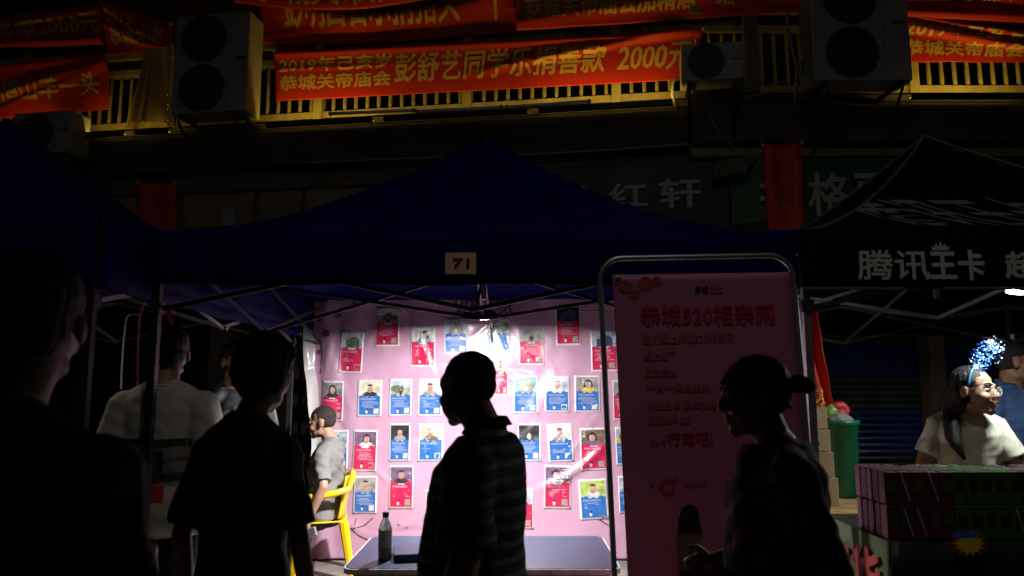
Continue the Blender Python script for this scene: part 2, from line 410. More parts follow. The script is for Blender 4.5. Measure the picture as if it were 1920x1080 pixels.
# shelf with jars in the left shop
sh = thing('display_shelf', 'dim shelf of jars and bottles inside the left shop beside the pink backdrop', 'shelf', FA.M @ Vector((AG(560), 1.55, .12)), FA.a)
g = nb()
for z in (.3, .75, 1.15, 1.55, 2.0): box(g, -.55, .55, -.15, .2, z, z+.03)
obj('shelf_board', g, M['shopgreen'], sh, local=True, kind='stuff')
g = nb(); [box(g, x, x+.03, -.15, .2, 0, 2.3) for x in (-.58, .55)]; obj('side_frame', g, M['acbody'], sh, local=True)
jl = ['amber jar on the dim shop shelf', 'green glass jar on the dim shop shelf', 'pale jar on the dim shop shelf']
jm = [mat('jar_amber', (.35, .22, .06), .3), M['glass'], mat('jar_pale', (.5, .5, .42), .3)]; jme = []
for m_ in jm:
    g = nb(); lathe(g, [(.045, 0), (.05, .01), (.05, .12), (.035, .15), (.036, .17)], n=10); o = bpy.data.meshes.new('jar'); g.to_mesh(o); g.free(); o.materials.append(m_); jme.append(o)
for z in (.33, .78, 1.18, 1.58):
    for i in range(7):
        k = random.randrange(3); o = obj_me('jar', jme[k]); o.rotation_euler = (0, 0, FA.a)
        o.location = sh.matrix_basis @ Vector((-.45 + .15*i, random.uniform(-.05, .05), z)) if False else Matrix.Translation(sh.location) @ Matrix.Rotation(FA.a, 4, 'Z') @ Vector((-.45 + .15*i, random.uniform(-.05, .05), z))
        tag(o, jl[k], 'jar', jl[k].replace('jar', 'jars'))
pl_ = Matrix.Translation(sh.location) @ Matrix.Rotation(FA.a, 4, 'Z') @ Vector((0, 0, 2.03))
pt = thing('potted_plant', 'leafy plant on top of the dim shop shelf', 'plant', pl_)
g = nb(); lathe(g, [(.06, 0), (.09, .12), (.095, .14)], n=12); obj('pot', g, M['brown'], pt, local=True)
g = nb()
for i in range(70):
    a = random.uniform(0, 6.28); r = random.uniform(.05, .28); z = .15 + random.uniform(0, .3)
    c = Vector((r*math.cos(a), r*math.sin(a)*.6, z)); d = Vector((random.uniform(-1, 1), random.uniform(-1, 1), random.uniform(-.6, .8)))*.05; e = Vector((random.uniform(-1, 1), random.uniform(-1, 1), random.uniform(-1, 1)))*.02
    poly(g, [c-d, c+e, c+d, c-e])
obj('foliage', g, M['leaf'], pt, local=True)
# dim tube light in that shop
def area(name, loc, rot, sx, sy, e, c):
    l = bpy.data.lights.new(name, 'AREA'); l.shape = 'RECTANGLE'; l.size = sx; l.size_y = sy; l.energy = e; l.color = c
    o = bpy.data.objects.new(name, l); COL.objects.link(o); o.location = loc; o.rotation_euler = rot; return o
pL = FA.M @ Vector((AG(575), 1.3, 2.6)); area('shop_light', pL, (0, 0, FA.a), .5, .1, 1.0, (.9, 1, .75))

# ---- railings
def railing(Fm, b, s0, s1, label, posts):
    r = thing('balcony_railing', label, 'railing', Fm.P, Fm.a)
    z = ZR
    g = nb(); box(g, s0, s1, .08, .18, z, z+.09); obj('bottom_rail', g, M['rail'], r, local=True)
    g = nb(); box(g, s0, s1, .07, .19, z+.78, z+.86); obj('middle_rail', g, M['rail'], r, local=True)
    g = nb(); box(g, s0, s1, .06, .2, z+1.02, z+1.14); obj('top_rail', g, M['rail'], r, local=True)
    g = nb(); tube(g, [(0, 0, 0), (0, 0, .09), (0, 0, .35), (0, 0, .6), (0, 0, .69)], [.022, .027, .022, .027, .022], 6)
    me = None; s = s0 + .08
    while s < s1:
        near = any(abs(s-q) < .1 for q in posts)
        if not near:
            if me is None: o = obj('baluster', g, M['rail'], r, local=True, smooth=True); me = o.data
            else: o = obj_me('baluster', me, r)
            o.location = (s, .13, z+.09)
        s += .158
    g = nb(); box(g, -.06, .06, .04, .2, -.03, 1.2); bevel(g, .006); pm = None
    for q in posts:
        if pm is None: o = obj('post', g, M['rail'], r, local=True); pm = o.data
        else: o = obj_me('post', pm, r)
        o.location = (q, 0, z)
    return r
railing(FA, bA, -9.5, 1.1, 'yellow lit balcony railing of balusters behind the long centre banner', [sA(x, 200) for x in (40, 305, 592, 873, 1156)])
railing(FB, bB, -.8, 7, 'yellow lit balcony railing at the top right behind a red banner', [BG(1760, 0), BG(2100, 0)])
for Fm, b, xs in ((FA, bA, (-8, -5.6, -3.2, -.8)), (FB, bB, (1.2, 3.6))):
    for x in xs:
        part(b, 'window_frame', M['brown'], x-.7, x+.7, 2.12, 2.198, ZR+.1, ZR+2.3, .01)
        part(b, 'window_pane', M['acdark'], x-.6, x+.6, 2.10, 2.118, ZR+.9, ZR+2.2)
# ---- wall washer lamps tucked on the slab edge (warm)
def washer(Fm, pa, pb, e, label, t=.30, dz=-.2, py=225):
    a = Fm.L(pa, py, t).x; c = Fm.L(pb, py, t).x; L = c-a
    p = Fm.M @ Vector(((a+c)/2, -t, ZR+dz))
    th = thing('strip_lamp', label, 'lamp', p, Fm.a)
    g = nb(); box(g, -L/2, L/2, -.03, -.022, -.03, .03); box(g, -L/2, L/2, -.03, .03, -.035, -.028); box(g, -L/2, L/2, .022, .03, -.03, -.012)
    obj('housing', g, M['iron'], th, local=True)
    lo = area('warm_strip_light', (0, 0, -.02), (R(180-27), 0, 0), L, .03, e*1.15, (1, .66, .11)); lo.parent = th
    g = nb(); box(g, -L/2, L/2, -.012, .012, -.027, -.023)
    obj('led_strip', g, mat('led_strip', (1, .8, .4), .5, emit=(1, .6, .1), es=2), th, local=True)
washer(FA, 500, 700, 5.5, 'warm strip lamp under the left end of the long centre banner')
washer(FA, 1010, 1262, 7, 'warm strip lamp under the right end of the long centre banner')
washer(FA, 720, 990, 2.2, 'dimmer warm strip lamp under the middle of the long centre banner')
washer(FA, 0, 235, 5, 'warm strip lamp under the banner at the far left', py=245)
washer(FA, 255, 318, .5, 'short warm strip lamp at the foot of the draped column', py=240)
washer(FB, 1705, 1925, 6, 'warm strip lamp under the banner at the far right', py=160)
# unlit tubes
for a, c, lab in (((620, 213), (775, 207), 'leftmost grey tube lamp, unlit, under the centre railing'), ((783, 209), (940, 201), 'middle grey tube lamp, unlit, under the centre railing'), ((950, 201), (1104, 190), 'rightmost grey tube lamp, unlit, under the centre railing')):
    p = FA.M @ FA.L(*a, .42); q = FA.M @ FA.L(*c, .42); th = thing('tube_lamp', lab, 'lamp', p)
    g = nb(); cyl(g, p, q, .022, 8); obj('tube', g, M['tubewhite'], th, smooth=True)
    for e in (p, q):
        g = nb(); ell(g, e, (.03, .03, .03), n=8); obj('end_cap', g, M['acbody'], th)

# ---- banners
def bil(c, u, v): return c[0]*(1-u)*(1-v) + c[1]*u*(1-v) + c[2]*u*v + c[3]*(1-u)*v
def banner(label, Fm, px, t, disp, texts, nu=90, nv=26, bend=None, cat='banner', m='red', tm='gold', group=None, name='red_banner'):
    """px = BL, BR, TR, TL pixels; disp(u,v) metres towards the street"""
    C = [Fm.L(x, y, t) for x, y in px]; W = (C[1]-C[0]).length; H = (C[3]-C[0]).length
    def f(u, v, off=0):
        p = bil(C, u, v); d = disp(u, v)
        if bend: p = p + Vector((0, 0, bend(u, v)))
        e = .01; n = Vector(((disp(u+e, v)-disp(u-e, v))/(2*e*W), 1, (disp(u, v+e)-disp(u, v-e))/(2*e*H)))
        n = -n.normalized()
        return Fm.M @ (p + Vector((0, -d, 0)) + n*off)
    th = thing(name, label, cat, f(.5, 0), 0, group)
    g = nb(); grid(g, nu, nv, lambda u, v: f(u, v)); o = obj('cloth', g, M[m], th, smooth=True); thick(o, .003)
    for s, u0, u1, v0, v1 in texts:
        g = nb(); text_uv(g, s, u0*W, u1*W, v0*H, v1*H, .004, cut=.06, dup=.007)
        mapbm(g, lambda co: f(co.x/W, co.y/H, .007+co.z)); obj('lettering', g, M[tm], th)
    for v, u in ((1, 0), (1, 1)):
        g = nb(); ell(g, f(u, v, .01), (.02, .02, .025), n=8); obj('tie', g, M['rope'], th)
    return th
def ridge(x, c, w): return math.exp(-((x-c)/w)**2)
nz = lambda a, b, c=0: noise.noise(Vector((a, b, c)))
def d_mid(u, v):
    d = .032*ridge(v, .93, .055) - .006*ridge(v, .78, .06) + .012*ridge(v, .62, .04)*ridge(u, .1, .2)
    q = v - (.38 + .62*(u-.55)/.45)         # the diagonal fold rising to the right
    if u > .45: d += .05*ridge(q, .05, .07)*min(1, (u-.45)/.15)
    return d + .010*nz(u*9, v*1.5) + .03*(1-v)*0
mid = banner('long red banner along the centre railing, gold lettering with the largest characters', FA, [(517, 190), (1300, 149), (1318, 57), (515, 97)], .03, d_mid,
    [('2019年己亥岁', .012, .292, .565, .85), ('恭城关帝庙会', .012, .292, .20, .50), ('彭舒艺同学乐捐善款', .302, .795, .25, .84), ('2000元', .825, .985, .23, .78)], nu=160, nv=40)
def d_a(u, v): return .07*ridge(v, .3 + .5*(u-.5)**2*2, .13) + .03*nz(u*5, v*2, 3) + .02*ridge(v - .5*u, .05, .06)
banner('dark red banner sagging directly above the left half of the centre banner', FA, [(490, 84), (966, 60), (966, -60), (490, -60)], -.02, d_a,
    [('彭明昌官乐捐猪头一个', .1, .97, .2, .85)], bend=lambda u, v: -.05*math.sin(math.pi*u)*(1-v))
def d_b(u, v): return .05*ridge(v, .12, .1) + .03*nz(u*4, v*2, 5)
banner('bright edged red banner drooping from the top', FA, [(440, 6), (850, -10), (850, -120), (440, -100)], .13, d_b,
    [('恭城关帝庙会', .1, .9, .06, .5)], bend=lambda u, v: -.16*math.sin(math.pi*u)*(1-v), nu=60)
def d_c(u, v): return .05*ridge(v - .35*u, .12, .1) + .04*ridge(v + .5*u, .75, .08) + .03*nz(u*4, v*2, 8)
banner('dark red banner above the right half of the centre banner, small gold characters', FA, [(968, 58), (1500, 22), (1500, -90), (968, -60)], .06, d_c,
    [('恭城关帝庙会加精酒一坛', .03, .78, .16, .52), ('2019年己亥岁', .03, .35, .6, .9)], bend=lambda u, v: -.0*u)
def d_l(u, v): return .05*ridge(v - .55*u, .32, .07) + .045*ridge(v - .75*u, .05, .07)*(.3+.7*u) + .015*nz(u*5, v*3, 2) + .03*ridge(v, .93, .06)
banner('bright red banner with diagonal creases on the far left railing', FA, [(-40, 226), (205, 205), (203, 100), (-40, 124)], .04, d_l,
    [('乐捐山羊一头', .02, .93, .28, .68)], nu=80, nv=34)
def d_l2(u, v): return .09*ridge(v, .1, .09) + .07*ridge(v - .3*u, .55, .1) + .03*nz(u*5, v*2, 4)
banner('crumpled dark red banner above the far left goat banner, mostly folded', FA, [(-40, 92), (198, 86), (190, 8), (-40, 36)], .05, d_l2,
    [('善款2000元', .15, .98, .35, .8)], nu=70)
def d_l3(u, v): return .05*ridge(v + .9*u, .95, .12) + .05*ridge(v + .7*u, .6, .07) + .02*nz(u*4, v*3, 6)
banner('red banner gathered round the balcony column left of the big air conditioner', FA, [(200, 104), (322, 90), (322, 30), (192, 2)], .12, d_l3,
    [('2019', .05, .45, .62, .85), ('恭城关帝', .08, .85, .2, .52)], nu=60, nv=40, bend=lambda u, v: -.12*u*v)
def d_r(u, v): return .06*ridge(v + .45*u, .78, .09) + .05*ridge(v + .32*u, 1.02, .06) - .02*ridge(v + .45*u, .98, .05) + .015*nz(u*5, v*3, 9)
banner('bright red banner on the far right railing with a thick diagonal fold across its lettering', FB, [(1690, 116), (1990, 118), (1990, 62), (1690, 30)], .03, d_r,
    [('2019年己亥岁', .02, .76, .58, .9), ('恭城关帝庙会', .02, .76, .16, .5)], nu=90, nv=40)
def d_r2(u, v): return .06*ridge(v, .08, .07) + .05*ridge(v - .2*u, .3, .05) + .05*ridge(v + .5*u, .7, .1) + .02*nz(u*6, v*3, 1)
banner('creased red banner above the far right banner, cut by the top of the picture', FB, [(1690, 32), (1990, 48), (1990, -70), (1690, -70)], .06, d_r2,
    [('恭城关帝庙会', .38, .98, .33, .55)], nu=90, nv=40)
# vertical wall banners
def d_v(u, v): return .02*math.sin(u*9) + .02*nz(u*3, v*4, 12)
banner('short red hanging banner on the wall at the left, behind the blue tent corner', FA, [(262, 436), (330, 436), (330, 344), (258, 344)], .1, d_v, [('贺', .3, .8, .45, .8)], nu=16, nv=16, tm='redprint')
banner('red hanging banner between the black and the green shop signs', FA, [(1440, 440), (1508, 428), (1503, 268), (1430, 272)], .2, d_v, [('恭', .25, .8, .62, .85), ('喜', .25, .8, .3, .55)], nu=16, nv=24, tm='redprint')

# ---- air conditioners
def ac_unit(label, Fm, bl, tr, t, fans, depth=.36, side='R', group=None):
    p0 = Fm.L(*bl, t); p1 = Fm.L(*tr, t); W = p1.x-p0.x; H = p1.z-p0.z
    p1 = Vector((p0.x+W, 0, p0.z+H))
    th = thing('air_conditioner', label, 'air conditioner', Fm.M @ Vector(((p0.x+p1.x)/2, -t, p0.z)), Fm.a, group)
    g = nb(); box(g, -W/2, W/2, 0, depth, 0, H); bevel(g, .012, 2); obj('casing', g, M['acbody'], th, local=True)
    fs = min(W*.36, H/fans*.46); fx = -W/2 + W*.40
    for k in range(fans):
        z = H*(k+.5)/fans
        g = nb()
        for rr in [fs*q for q in (.3, .45, .6, .75, .88, 1)]:
            pts = [(fx + rr*math.cos(a*math.pi/12), -.018, z + rr*math.sin(a*math.pi/12)) for a in range(25)]
            tube(g, pts, .004 if rr < fs else .008, 5)
        for a in range(12):
            ca, sa = math.cos(a*math.pi/6), math.sin(a*math.pi/6); cyl(g, (fx+fs*.2*ca, -.016, z+fs*.2*sa), (fx+fs*ca, -.016, z+fs*sa), .004, 5)
        gr = obj('fan_grille', g, M['grille'], th, local=True)
        g = nb(); cyl(g, (fx, -.004, z), (fx, -.002, z), fs, 28); obj('fan_opening', g, M['ink'], th, local=True)
        g = nb(); cyl(g, (fx, -.028, z), (fx, -.012, z), fs*.2, 14); obj('hub', g, M['iron'], gr, local=True)
        g = nb()
        for a in range(3):
            A = a*2.094; q = lambda r, b: (fx + r*math.cos(A+b), -.008, z + r*math.sin(A+b))
            poly(g, [q(fs*.15, 0), q(fs*.9, .1), q(fs*.92, .9), q(fs*.2, .8)])
        obj('fan_blade', g, M['acdark'], gr, local=True)
    g = nb(); box(g, W*.33, W*.46, -.006, 0, H*.52, H*.545); obj('handle_slot', g, M['ink'], th, local=True)
    g = nb(); box(g, W*.235, W*.238, -.003, 0, .02, H-.02); obj('panel_seam', g, M['acdark'], th, local=True)
    for x in (-W*.38, W*.38):
        g = nb(); box(g, x-.02, x+.02, -.02, depth+.25, -.045, -.003)
        tube(g, [(x, -.01, -.03), (x, -.02, -.10), (x, depth+.15, -.65)], .016, 6)
        obj('bracket', g, M['iron'], th, local=True)
    g = nb(); pp = [Vector((-W/2-.01, depth*.6, H*.3)), Vector((-W/2-.09, depth*.7, H*.2)), Vector((-W/2-.10, depth*.9, -.05)), Vector((-W/2-.02, depth+.2, -.15))]
    tube(g, pp, .018, 8); obj('pipe', g, M['cable'], th, local=True, smooth=True)
    return th
ac_unit('tall two fan air conditioner left of the centre banner, its right side lit yellow', FA, (320, 215), (470, 20), .62, 2)
ac_unit('tall two fan air conditioner at the top right, left of the bright right banner', FB, (1527, 150), (1697, -52), .62, 2)
ac_unit('small single fan air conditioner covering the right end of the centre banner', FA, (1279, 153), (1392, 76), .50, 1, .3)
ac_unit('small dark air conditioner under the banner at the far left', FA, (20, 290), (135, 206), .6, 1, .36)
# draped column and tinsel
g = nb(); p = FA.L(285, 240, .02); hh = FA.L(285, 60, .02).z - p.z
c = thing('draped_column', 'beige drape flaring round a column left of the big air conditioner', 'column', FA.M @ Vector((p.x, -.05, p.z)), FA.a)
n_ = 48; L_ = []
for k in range(14):
    v = k/13; r0 = .30 - .14*min(1, v*1.5) + .03*(1-v)**3
    L_.append([g.verts.new(((r0*(1+.07*math.sin(i*math.pi/3+v)))*math.cos(2*math.pi*i/n_), (r0*.7*(1+.07*math.sin(i*math.pi/3)))*math.sin(2*math.pi*i/n_), v*hh)) for i in range(n_)])
for a, b in zip(L_, L_[1:]):
    for i in range(n_): g.faces.new((a[i], a[(i+1) % n_], b[(i+1) % n_], b[i]))
obj('drape', g, M['curtain'], c, local=True, smooth=True)
p0 = FA.M @ FA.L(313, 85, .3); p1 = FA.M @ FA.L(318, 232, .3)
g = nb()
for i in range(160):
    q = p0.lerp(p1, i/160) + Vector((random.uniform(-.03, .03), random.uniform(-.02, .02), 0)); e = Vector((random.uniform(-1, 1), random.uniform(-1, 1), random.uniform(-1, 1)))*.022; f = Vector((random.uniform(-1, 1), random.uniform(-1, 1), random.uniform(-1, 1)))*.009
    poly(g, [q-e, q+f, q+e])
cyl(g, p0, p1, .008, 6)
tag(obj('tinsel_garland', g, M['tinsel']), 'gold tinsel garland hanging beside the big left air conditioner', 'garland')
# ---- cables
part(bA, 'column', M['plaster'], FA.L(1398, 200, 0).x, 1.118, -.06, .3, ZR-.05, 8.2, .01)
def cable(label, pts, r=.008, m='cable', name='cable'):
    P = [Vector(p) for p in pts]; out = []
    for i in range(len(P)-1):
        a = P[max(i-1, 0)]; b = P[i]; c_ = P[i+1]; d = P[min(i+2, len(P)-1)]
        for k in range(6):
            t = k/6; out.append(.5*((2*b) + (c_-a)*t + (2*a-5*b+4*c_-d)*t*t + (3*b-a-3*c_+d)*t**3))
    out.append(P[-1]); g = nb(); tube(g, out, r, 6)
    return tag(obj(name, g, M[m], smooth=True), label, name.replace('_', ' '))
fw = lambda px, py, t, Fm=FA: Fm.M @ Fm.L(px, py, t)
cable('pale cable looping down from the small air conditioner beside the centre banner', [fw(1322, 180, .1), fw(1330, 215, .12), fw(1350, 250, .12), fw(1375, 278, .12)])
cable('thin grey cable slanting between the two right hand air conditioners', [fw(1392, 172, .15), fw(1430, 162, .15), fw(1472, 152, .2)], .007)
cable('second grey cable sagging under the tall right air conditioner', [fw(1400, 182, .1), fw(1480, 168, .2), fw(1530, 190, .1), fw(1700, 200, .06)], .007)
cable('dark cable running down the wall left of the tall right air conditioner', [fw(1475, 20, .3), fw(1482, 80, .3), fw(1500, 140, .3), fw(1528, 165, .3)], .02)
cable('grey conduit along the balcony edge above the black sign', [fw(560, 305, .06), fw(800, 296, .06), fw(1060, 286, .06), fw(1400, 262, .06)], .012)
# ragged awning cloth over sign
g = nb(); C = [FA.L(*q, .25) for q in ((1335, 335), (1400, 322), (1424, 284), (1340, 296))]
grid(g, 14, 10, lambda u, v: FA.M @ (bil(C, u, v) + Vector((0, -.06*nz(u*5, v*5) + .15*v, .03*nz(u*7, v*3, 3)))))
thick(tag(obj('folded_awning', g, M['plaster'], smooth=True), 'small crumpled pale awning over the corner of the black sign', 'awning'), .006)
# ---- shop signs
def sign(label, Fm, bl, tr, m, chars, t=.05):
    p0 = Fm.L(*bl, t); p1 = Fm.L(*tr, t)
    th = thing('shop_sign', label, 'sign', Fm.M @ Vector((p0.x, -t, p0.z)), Fm.a); W = p1.x-p0.x; H = p1.z-p0.z
    g = nb(); box(g, 0, W, 0, .1, 0, H); bevel(g, .01); obj('board', g, M[m], th, local=True)
    for s, a, b_ in chars:
        q0 = Fm.L(*a, t+.02); q1 = Fm.L(*b_, t+.02)
        g = nb(); text_uv(g, s, q0.x-p0.x, q1.x-p0.x, q0.z-p0.z, q1.z-p0.z, .004, dup=.008)
        for v in g.verts: v.co = Vector((v.co.x, -.02-v.co.z*4, v.co.y))
        o = obj('lettering', g, M['signtext'], th, local=True)
sign('black shop sign with thin white characters behind the blue tent', FA, (900, 445), (1365, 300), 'signblack', [('今', (1064, 412), (1120, 348)), ('红', (1143, 388), (1212, 343)), ('轩', (1238, 390), (1312, 334))])
sign('green shop sign piece between the black sign and the red hanging banner', FA, (1372, 420), (1470, 290), 'signgreen', [('■', (1426, 376), (1433, 369)), ('■', (1426, 352), (1433, 345))])
sign('green shop sign with large white characters behind the black tent', FB, (1494, 430), (1990, 296), 'signgreen', [('格', (1518, 404), (1592, 324)), ('丽', (1608, 404), (1690, 326)), ('专', (1884, 400), (1950, 318))])

# ================================================================== TENTS
def tent(name, label, x0, x1, y0, y1, ze, zp, vz, vback, m, legm, hem=None, back_z=None, texts=None, barm='iron'):
    cx, cy = (x0+x1)/2, (y0+y1)/2
    th = thing(name, label, 'tent', (cx, cy, 0))
    def H(x, y):
        t = max(abs(x-cx)/((x1-x0)/2), abs(y-cy)/((y1-y0)/2)); t = min(t, 1)
        s = min(abs(x-cx)/((x1-x0)/2), abs(y-cy)/((y1-y0)/2))
        return ze + (zp-ze)*(1-t)**1.45*(1-.0*s) - .05*(t**2)*(1-s)*0
    g = nb(); n = 32
    def fn(u, v):
        x = x0 + (x1-x0)*u; y = y0 + (y1-y0)*v; z = H(x, y) + .008*nz(x*3, y*3)*1
        return Vector((x, y, z))
    grid(g, n, n, fn); roof = obj('canopy', g, M[m], th, smooth=True); thick(roof, .004)
    for (a, b, vv) in (((x0, y0), (x1, y0), vz), ((x1, y0), (x1, y1), vz), ((x1, y1), (x0, y1), vback), ((x0, y1), (x0, y0), vz)):
        A = Vector((*a, 0)); B_ = Vector((*b, 0)); nn = (B_-A).cross(Vector((0, 0, 1))).normalized(); g = nb()
        grid(g, 40, 5, lambda u, v: A.lerp(B_, u) + nn*(.012 + .012*math.sin(u*40)*(1-v) + .015*nz(u*6, v, a[0])*(1-v)) + Vector((0, 0, ze+.004 - vv*(1-v) + .006*math.sin(u*25)*(1-v))))
        o = obj('valance', g, M[m], th, smooth=True); thick(o, .003)
        if hem:
            g = nb(); tube(g, [A.lerp(B_, u/20) + nn*.02 + Vector((0, 0, ze - vv)) for u in range(21)], .006, 5); obj('hem', g, M['hem'], th)
    if hem:
        for (a, b) in ((x0, y0), (x1, y0), (x0, y1), (x1, y1)):
            g = nb(); tube(g, [Vector((cx+(a-cx)*k/16, cy+(b-cy)*k/16, H(cx+(a-cx)*k/16, cy+(b-cy)*k/16)+.008)) for k in range(17)], .009, 5); obj('seam_tape', g, M['hem'], th)
    zl = ze-.03
    for (a, b) in ((x0+.03, y0+.03), (x1-.03, y0+.03), (x0+.03, y1-.03), (x1-.03, y1-.03)):
        g = nb(); gz = .15 if b > 5.3 else 0
        box(g, a-.018, a+.018, b-.018, b+.018, gz, zl); box(g, a-.012, a+.012, b-.012, b+.012, zl, ze); lg = obj('leg', g, M[legm], th)
        g = nb(); box(g, a-.05, a+.05, b-.05, b+.05, gz, gz+.008); obj('foot_plate', g, M[legm], lg)
        g = nb(); box(g, a-.028, a+.028, b-.028, b+.028, zl-.36, zl-.30); obj('slide_bracket', g, M['acdark'], lg)
    corners = [(x0+.03, y0+.03), (x1-.03, y0+.03), (x1-.03, y1-.03), (x0+.03, y1-.03)]
    def bar(A, B_, w=.011):
        g = nb(); d = (Vector(B_)-Vector(A)); L = d.length; x, y, dd = frame(d)
        obox(g, (Vector(A)+Vector(B_))/2, x*.006, y*w, dd*L/2); obj('truss_bar', g, M[barm], th)
    for i in range(4):
        a = Vector((*corners[i], 0)); b = Vector((*corners[(i+1) % 4], 0)); mI = (a+b)/2
        inn = (Vector((cx, cy, 0)) - mI).normalized()*.02
        for p, q in ((a, mI), (mI, b)):
            bar(p + Vector((0, 0, zl-.02)), q + Vector((0, 0, zl-.34))); bar(p + inn + Vector((0, 0, zl-.34)), q + inn + Vector((0, 0, zl-.02)))
        # bars from side middle to the mast
        mast = Vector((cx, cy, 0))
        bar(mI + Vector((0, 0, zl-.02)), mast + Vector((0, 0, zl-.25))); bar(mI + Vector((.02, 0.02, zl-.34)), mast + Vector((0, 0, zl+.1)))
    g = nb(); box(g, cx-.015, cx+.015, cy-.015, cy+.015, zl-.12, zp-.02); obj('mast', g, M['steel'], th)
    return th, H
xL, xR, Y0, Y1 = at(281, 500, 3.45).x, at(1488, 500, 3.45).x, 3.45, 6.5
ZE = at(900, 434, 3.45).z; VZ = ZE - at(900, 536, 3.45).z; ZP = at(885, 252, 4.95).z
tm_, Hm = tent('canopy_tent', 'dark blue pop up tent in the middle with the number card on its front', xL, xR, Y0, Y1, ZE, ZP, VZ, .10, 'blue', 'iron')
xa = at(182, 500, 3.15).x
tent('canopy_tent', 'dark blue pop up tent at the far left edge of the picture', xa-3, xa, 3.15, 6.15, ZE, ZP, .32, .2, 'blue', 'iron', barm='steel')
X2 = xR + .03
tr_, Hr = tent('canopy_tent', 'black pop up tent at the right with grey seams and white lettering', X2, X2+3, 3.45, 6.45, ZE+.005, ZP-.02, VZ+.02, .3, 'navy', 'steel', hem=True, barm='steel')
# lettering on the right tent
def tent_text(s, a, b, bold=.02, sh=0):
    p0 = at(*a, 3.42); p1 = at(*b, 3.42); g = nb(); text_uv(g, s, p0.x, p1.x, p0.z, p1.z, .004, shear=sh, cut=.08, dup=.004 if s != '腾讯' else .002)
    for v in g.verts: v.co = Vector((v.co.x, 3.408-v.co.z, v.co.y))
    o = obj('lettering', g, M['print'], tr_); return o
tent_text('腾讯', (1608, 525), (1738, 470), .012)
tent_text('王卡', (1743, 525), (1840, 470), .02)
tent_text('超', (1884, 522), (1940, 474), .015)
g = nb(); p0 = at(1745, 470, 3.42); p1 = at(1776, 456, 3.42); W_ = p1.x-p0.x; H_ = p1.z-p0.z
pts = [(0, 0), (0, .6), (.12, .35), (.25, .9), (.38, .45), (.5, 1.3), (.62, .45), (.75, .9), (.88, .35), (1, .6), (1, 0)]
poly(g, [(p0.x+a*W_, 3.408, p0.z+b*H_) for a, b in pts]); obj('crown_print', g, M['print'], tr_)
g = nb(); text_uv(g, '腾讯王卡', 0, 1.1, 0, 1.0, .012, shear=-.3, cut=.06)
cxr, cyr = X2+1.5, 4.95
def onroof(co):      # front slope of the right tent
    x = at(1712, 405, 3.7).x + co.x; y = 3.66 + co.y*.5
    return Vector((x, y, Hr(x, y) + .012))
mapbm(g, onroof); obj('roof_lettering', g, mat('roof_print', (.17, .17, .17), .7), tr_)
# number card
p0 = at(835, 515, 3.42); p1 = at(893, 475, 3.42)
cd_ = thing('number_card', 'peach card reading 71 pinned to the front of the middle blue tent', 'card', (p0.x, 3.41, p0.z))
g = nb(); grid(g, 8, 2, lambda u, v: Vector((p0.x+(p1.x-p0.x)*u, 3.405-.008*math.sin(u*3.14), p0.z+(p1.z-p0.z)*v))); thick(obj('card', g, M['card71'], cd_), .001)
g = nb(); text_uv(g, '71', p0.x+.036, p1.x-.03, p0.z+.028, p1.z-.028, .03)
for v in g.verts: v.co = Vector((v.co.x, 3.393, v.co.y))
obj('number', g, M['ink'], cd_)

# ================================================================== LAMPS
LX, LY, LZ = at(900, 588, 4.95)
lm = thing('hanging_lamp', 'dark saucer lamp hanging under the middle tent in front of the pink backdrop', 'lamp', (LX, LY, LZ))
TL = Matrix.Rotation(R(11), 4, 'X')
g = nb(); n = 24
prof = [(.0, .055), (.03, .052), (.05, .03), (.10, .018), (.135, -.026), (.132, -.028), (.1, .012), (.03, .02), (0, .02)]
rings = [[g.verts.new((r*math.cos(6.2832*i/n), r*math.sin(6.2832*i/n), z)) for i in range(n)] for r, z in prof[1:-1]]
for a, b in zip(rings, rings[1:]):
    for i in range(n): g.faces.new((a[i], a[(i+1) % n], b[(i+1) % n], b[i]))
g.faces.new(rings[0]); bmesh.ops.transform(g, matrix=TL, verts=g.verts); obj('shade', g, M['shade'], lm, local=True, smooth=True)
g = nb(); cyl(g, (0, 0, .05), (.02, 0, .32), .005, 6); obj('cord', g, M['iron'], lm, local=True)
l = bpy.data.lights.new('lamp_light', 'AREA'); l.shape = 'DISK'; l.size = .13; l.energy = 225; l.color = (1, .96, .97)
lo = bpy.data.objects.new('lamp_light', l); COL.objects.link(lo); lo.parent = lm; lo.rotation_euler = (R(11), 0, 0); lo.location = TL @ Vector((0, 0, 0.0))
# right tent bulb
bp = at(1914, 546, 3.6)
lb = thing('hanging_bulb', 'lit white lamp at the right edge under the black tent', 'lamp', bp)
g = nb(); ell(g, (0, 0, 0), (.075, .03, .017), n=14); obj('bulb', g, M['bulb'], lb, local=True, smooth=True)
g = nb(); box(g, -.08, .08, -.03, .03, .012, .03); obj('socket', g, M['acbody'], lb, local=True)
g = nb(); tube(g, [(0, 0, .02), (.03, 0, .15), (.02, 0, .3)], .004, 6); obj('cord', g, M['cable'], lb, local=True)
area('bulb_light', bp + Vector((0, 0, -.035)), (0, 0, 0), .14, .04, 13, (.92, 1, .93))

